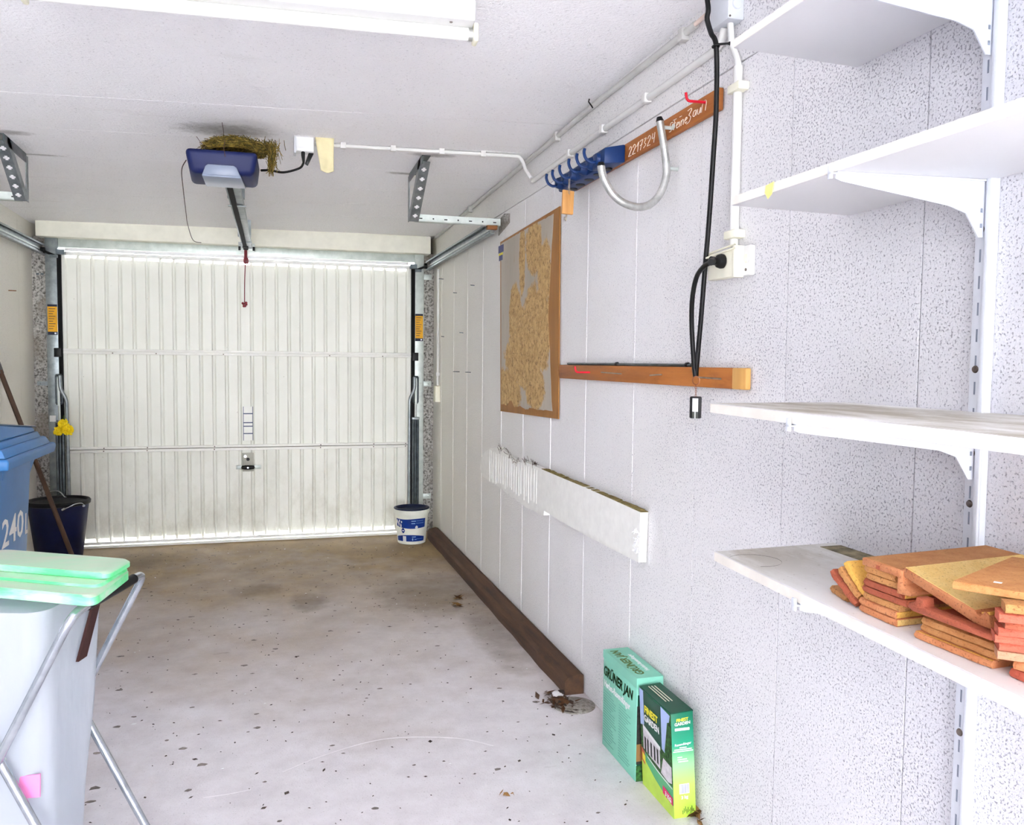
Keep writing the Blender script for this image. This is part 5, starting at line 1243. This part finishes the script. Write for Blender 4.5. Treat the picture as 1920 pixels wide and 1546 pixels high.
# lid: base ring and raised plate
def rrect(u0, u1, v0, v1, z, r, n=6):
    P = []
    for cu, cv, a0 in ((u1 - r, v0 + r, -90), (u1 - r, v1 - r, 0), (u0 + r, v1 - r, 90), (u0 + r, v0 + r, 180)):
        for k in range(n + 1):
            a = math.radians(a0 + 90 * k / n); P.append(LP(cu + r * math.cos(a), cv + r * math.sin(a), z))
    return P
def stack(layers, name, mat, par, smooth=40, cap0=True, cap1=True):
    n = len(layers[0]); vs = [p for l in layers for p in l]; fs = []
    for i in range(len(layers) - 1):
        for k in range(n): fs.append((i * n + k, i * n + (k + 1) % n, (i + 1) * n + (k + 1) % n, (i + 1) * n + k))
    if cap0: fs.append(tuple(range(n))[::-1])
    if cap1: fs.append(tuple((len(layers) - 1) * n + k for k in range(n)))
    return MB().add(vs, fs).build(name, mat, par, smooth=smooth)
lo = Vector((-.384, 2.491, 0)); lu = Vector((.866, -.5, 0)); lv = Vector((.5, .866, 0))
def lidpoly(q, z, r, inset=0):
    """rounded outline of the lid; q are corners (u, v) counter-clockwise, in the lid's own directions"""
    c = Vector((sum(a for a, b in q) / 4, sum(b for a, b in q) / 4)); P = []
    Q = [Vector(p) for p in q]; Q = [p + (c - p).normalized() * inset * 1.4 for p in Q]
    for i in range(4):
        p = Q[i]; a = (Q[i - 1] - p); b = (Q[(i + 1) % 4] - p); A = p + a.normalized() * r; B = p + b.normalized() * r
        for k in range(7):
            t = k / 6; w = A * (1 - t) ** 2 + p * 2 * t * (1 - t) + B * t * t
            P.append(tuple(lo + lu * w.x + lv * w.y + Vector((0, 0, z))))
    return P
qr = [(-.46, -.247), (.10, -.247), (-.004, .018), (-.46, .018)]
stack([lidpoly(qr, .809, .03, .012), lidpoly(qr, .812, .035), lidpoly(qr, .832, .035), lidpoly(qr, .8375, .035, .008)], 'lid_ring', M['lid'], ss)
qs = [(-.455, -.185), (.062, -.185), (-.002, .014), (-.455, .014)]
stack([lidpoly(qs, .838, .035, 0), lidpoly(qs, .845, .035, .004)], 'lid_step', M['lid'], ss)
qp = [(-.45, -.135), (.045, -.135), (.0, .022), (-.45, .022)]
stack([lidpoly(qp, .8455, .03, .004), lidpoly(qp, .847, .035), lidpoly(qp, .858, .035), lidpoly(qp, .863, .035, .006), lidpoly(qp, .8645, .03, .03)], 'lid_plate', M['lid'], ss)
MB().box(-.61, -.58, 2.5, 2.53, .794, .81).build('lid_hinge', M['black'], ss)
# sack
lay = []
for i in range(30):
    t = i / 29; z = .782 - .774 * t
    u0 = -.22 + .05 * t; u1_ = .112 - .037 * t; v0 = -.182 + .06 * t; v1 = .16 - .05 * t
    L_ = rrect(u0, u1_, v0, v1, z, .05 + .03 * t, 7); out = []
    for k, p in enumerate(L_):
        w_ = .007 * noise.noise((k * .45, t * 2.5, 3)) * min(1, t * 6); c = Vector(LP((u0 + u1_) / 2, (v0 + v1) / 2, z)); d = (Vector(p) - c).normalized()
        out.append(tuple(Vector(p) + d * w_))
    lay.append(out)
sk = stack(lay, 'sack', M['bag'], ss, 80, True, False)
sk['label'] = 'milky white translucent plastic sack'
st = MB().hexa([LP(.122, .06, .77), LP(.13, .06, .77), LP(.13, .10, .77), LP(.122, .10, .77), LP(.108, -.02, .60), LP(.116, -.02, .60), LP(.116, .025, .60), LP(.108, .025, .60)])
st.build('dark_streak', M['darkbrown'], ss)  # dark streak beside the sack, its nature unclear, built as a strip
pk = MB().hexa([LP(.02, -.146, .285), LP(.075, -.146, .29), LP(.075, -.142, .29), LP(.02, -.142, .285), LP(.025, -.148, .345), LP(.078, -.148, .352), LP(.078, -.144, .352), LP(.025, -.144, .345)])
pko = pk.build('pink_paper', M['pinkp'], ss); pko['label'] = 'pink patch on the lower sack'
bpy.context.view_layer.update()
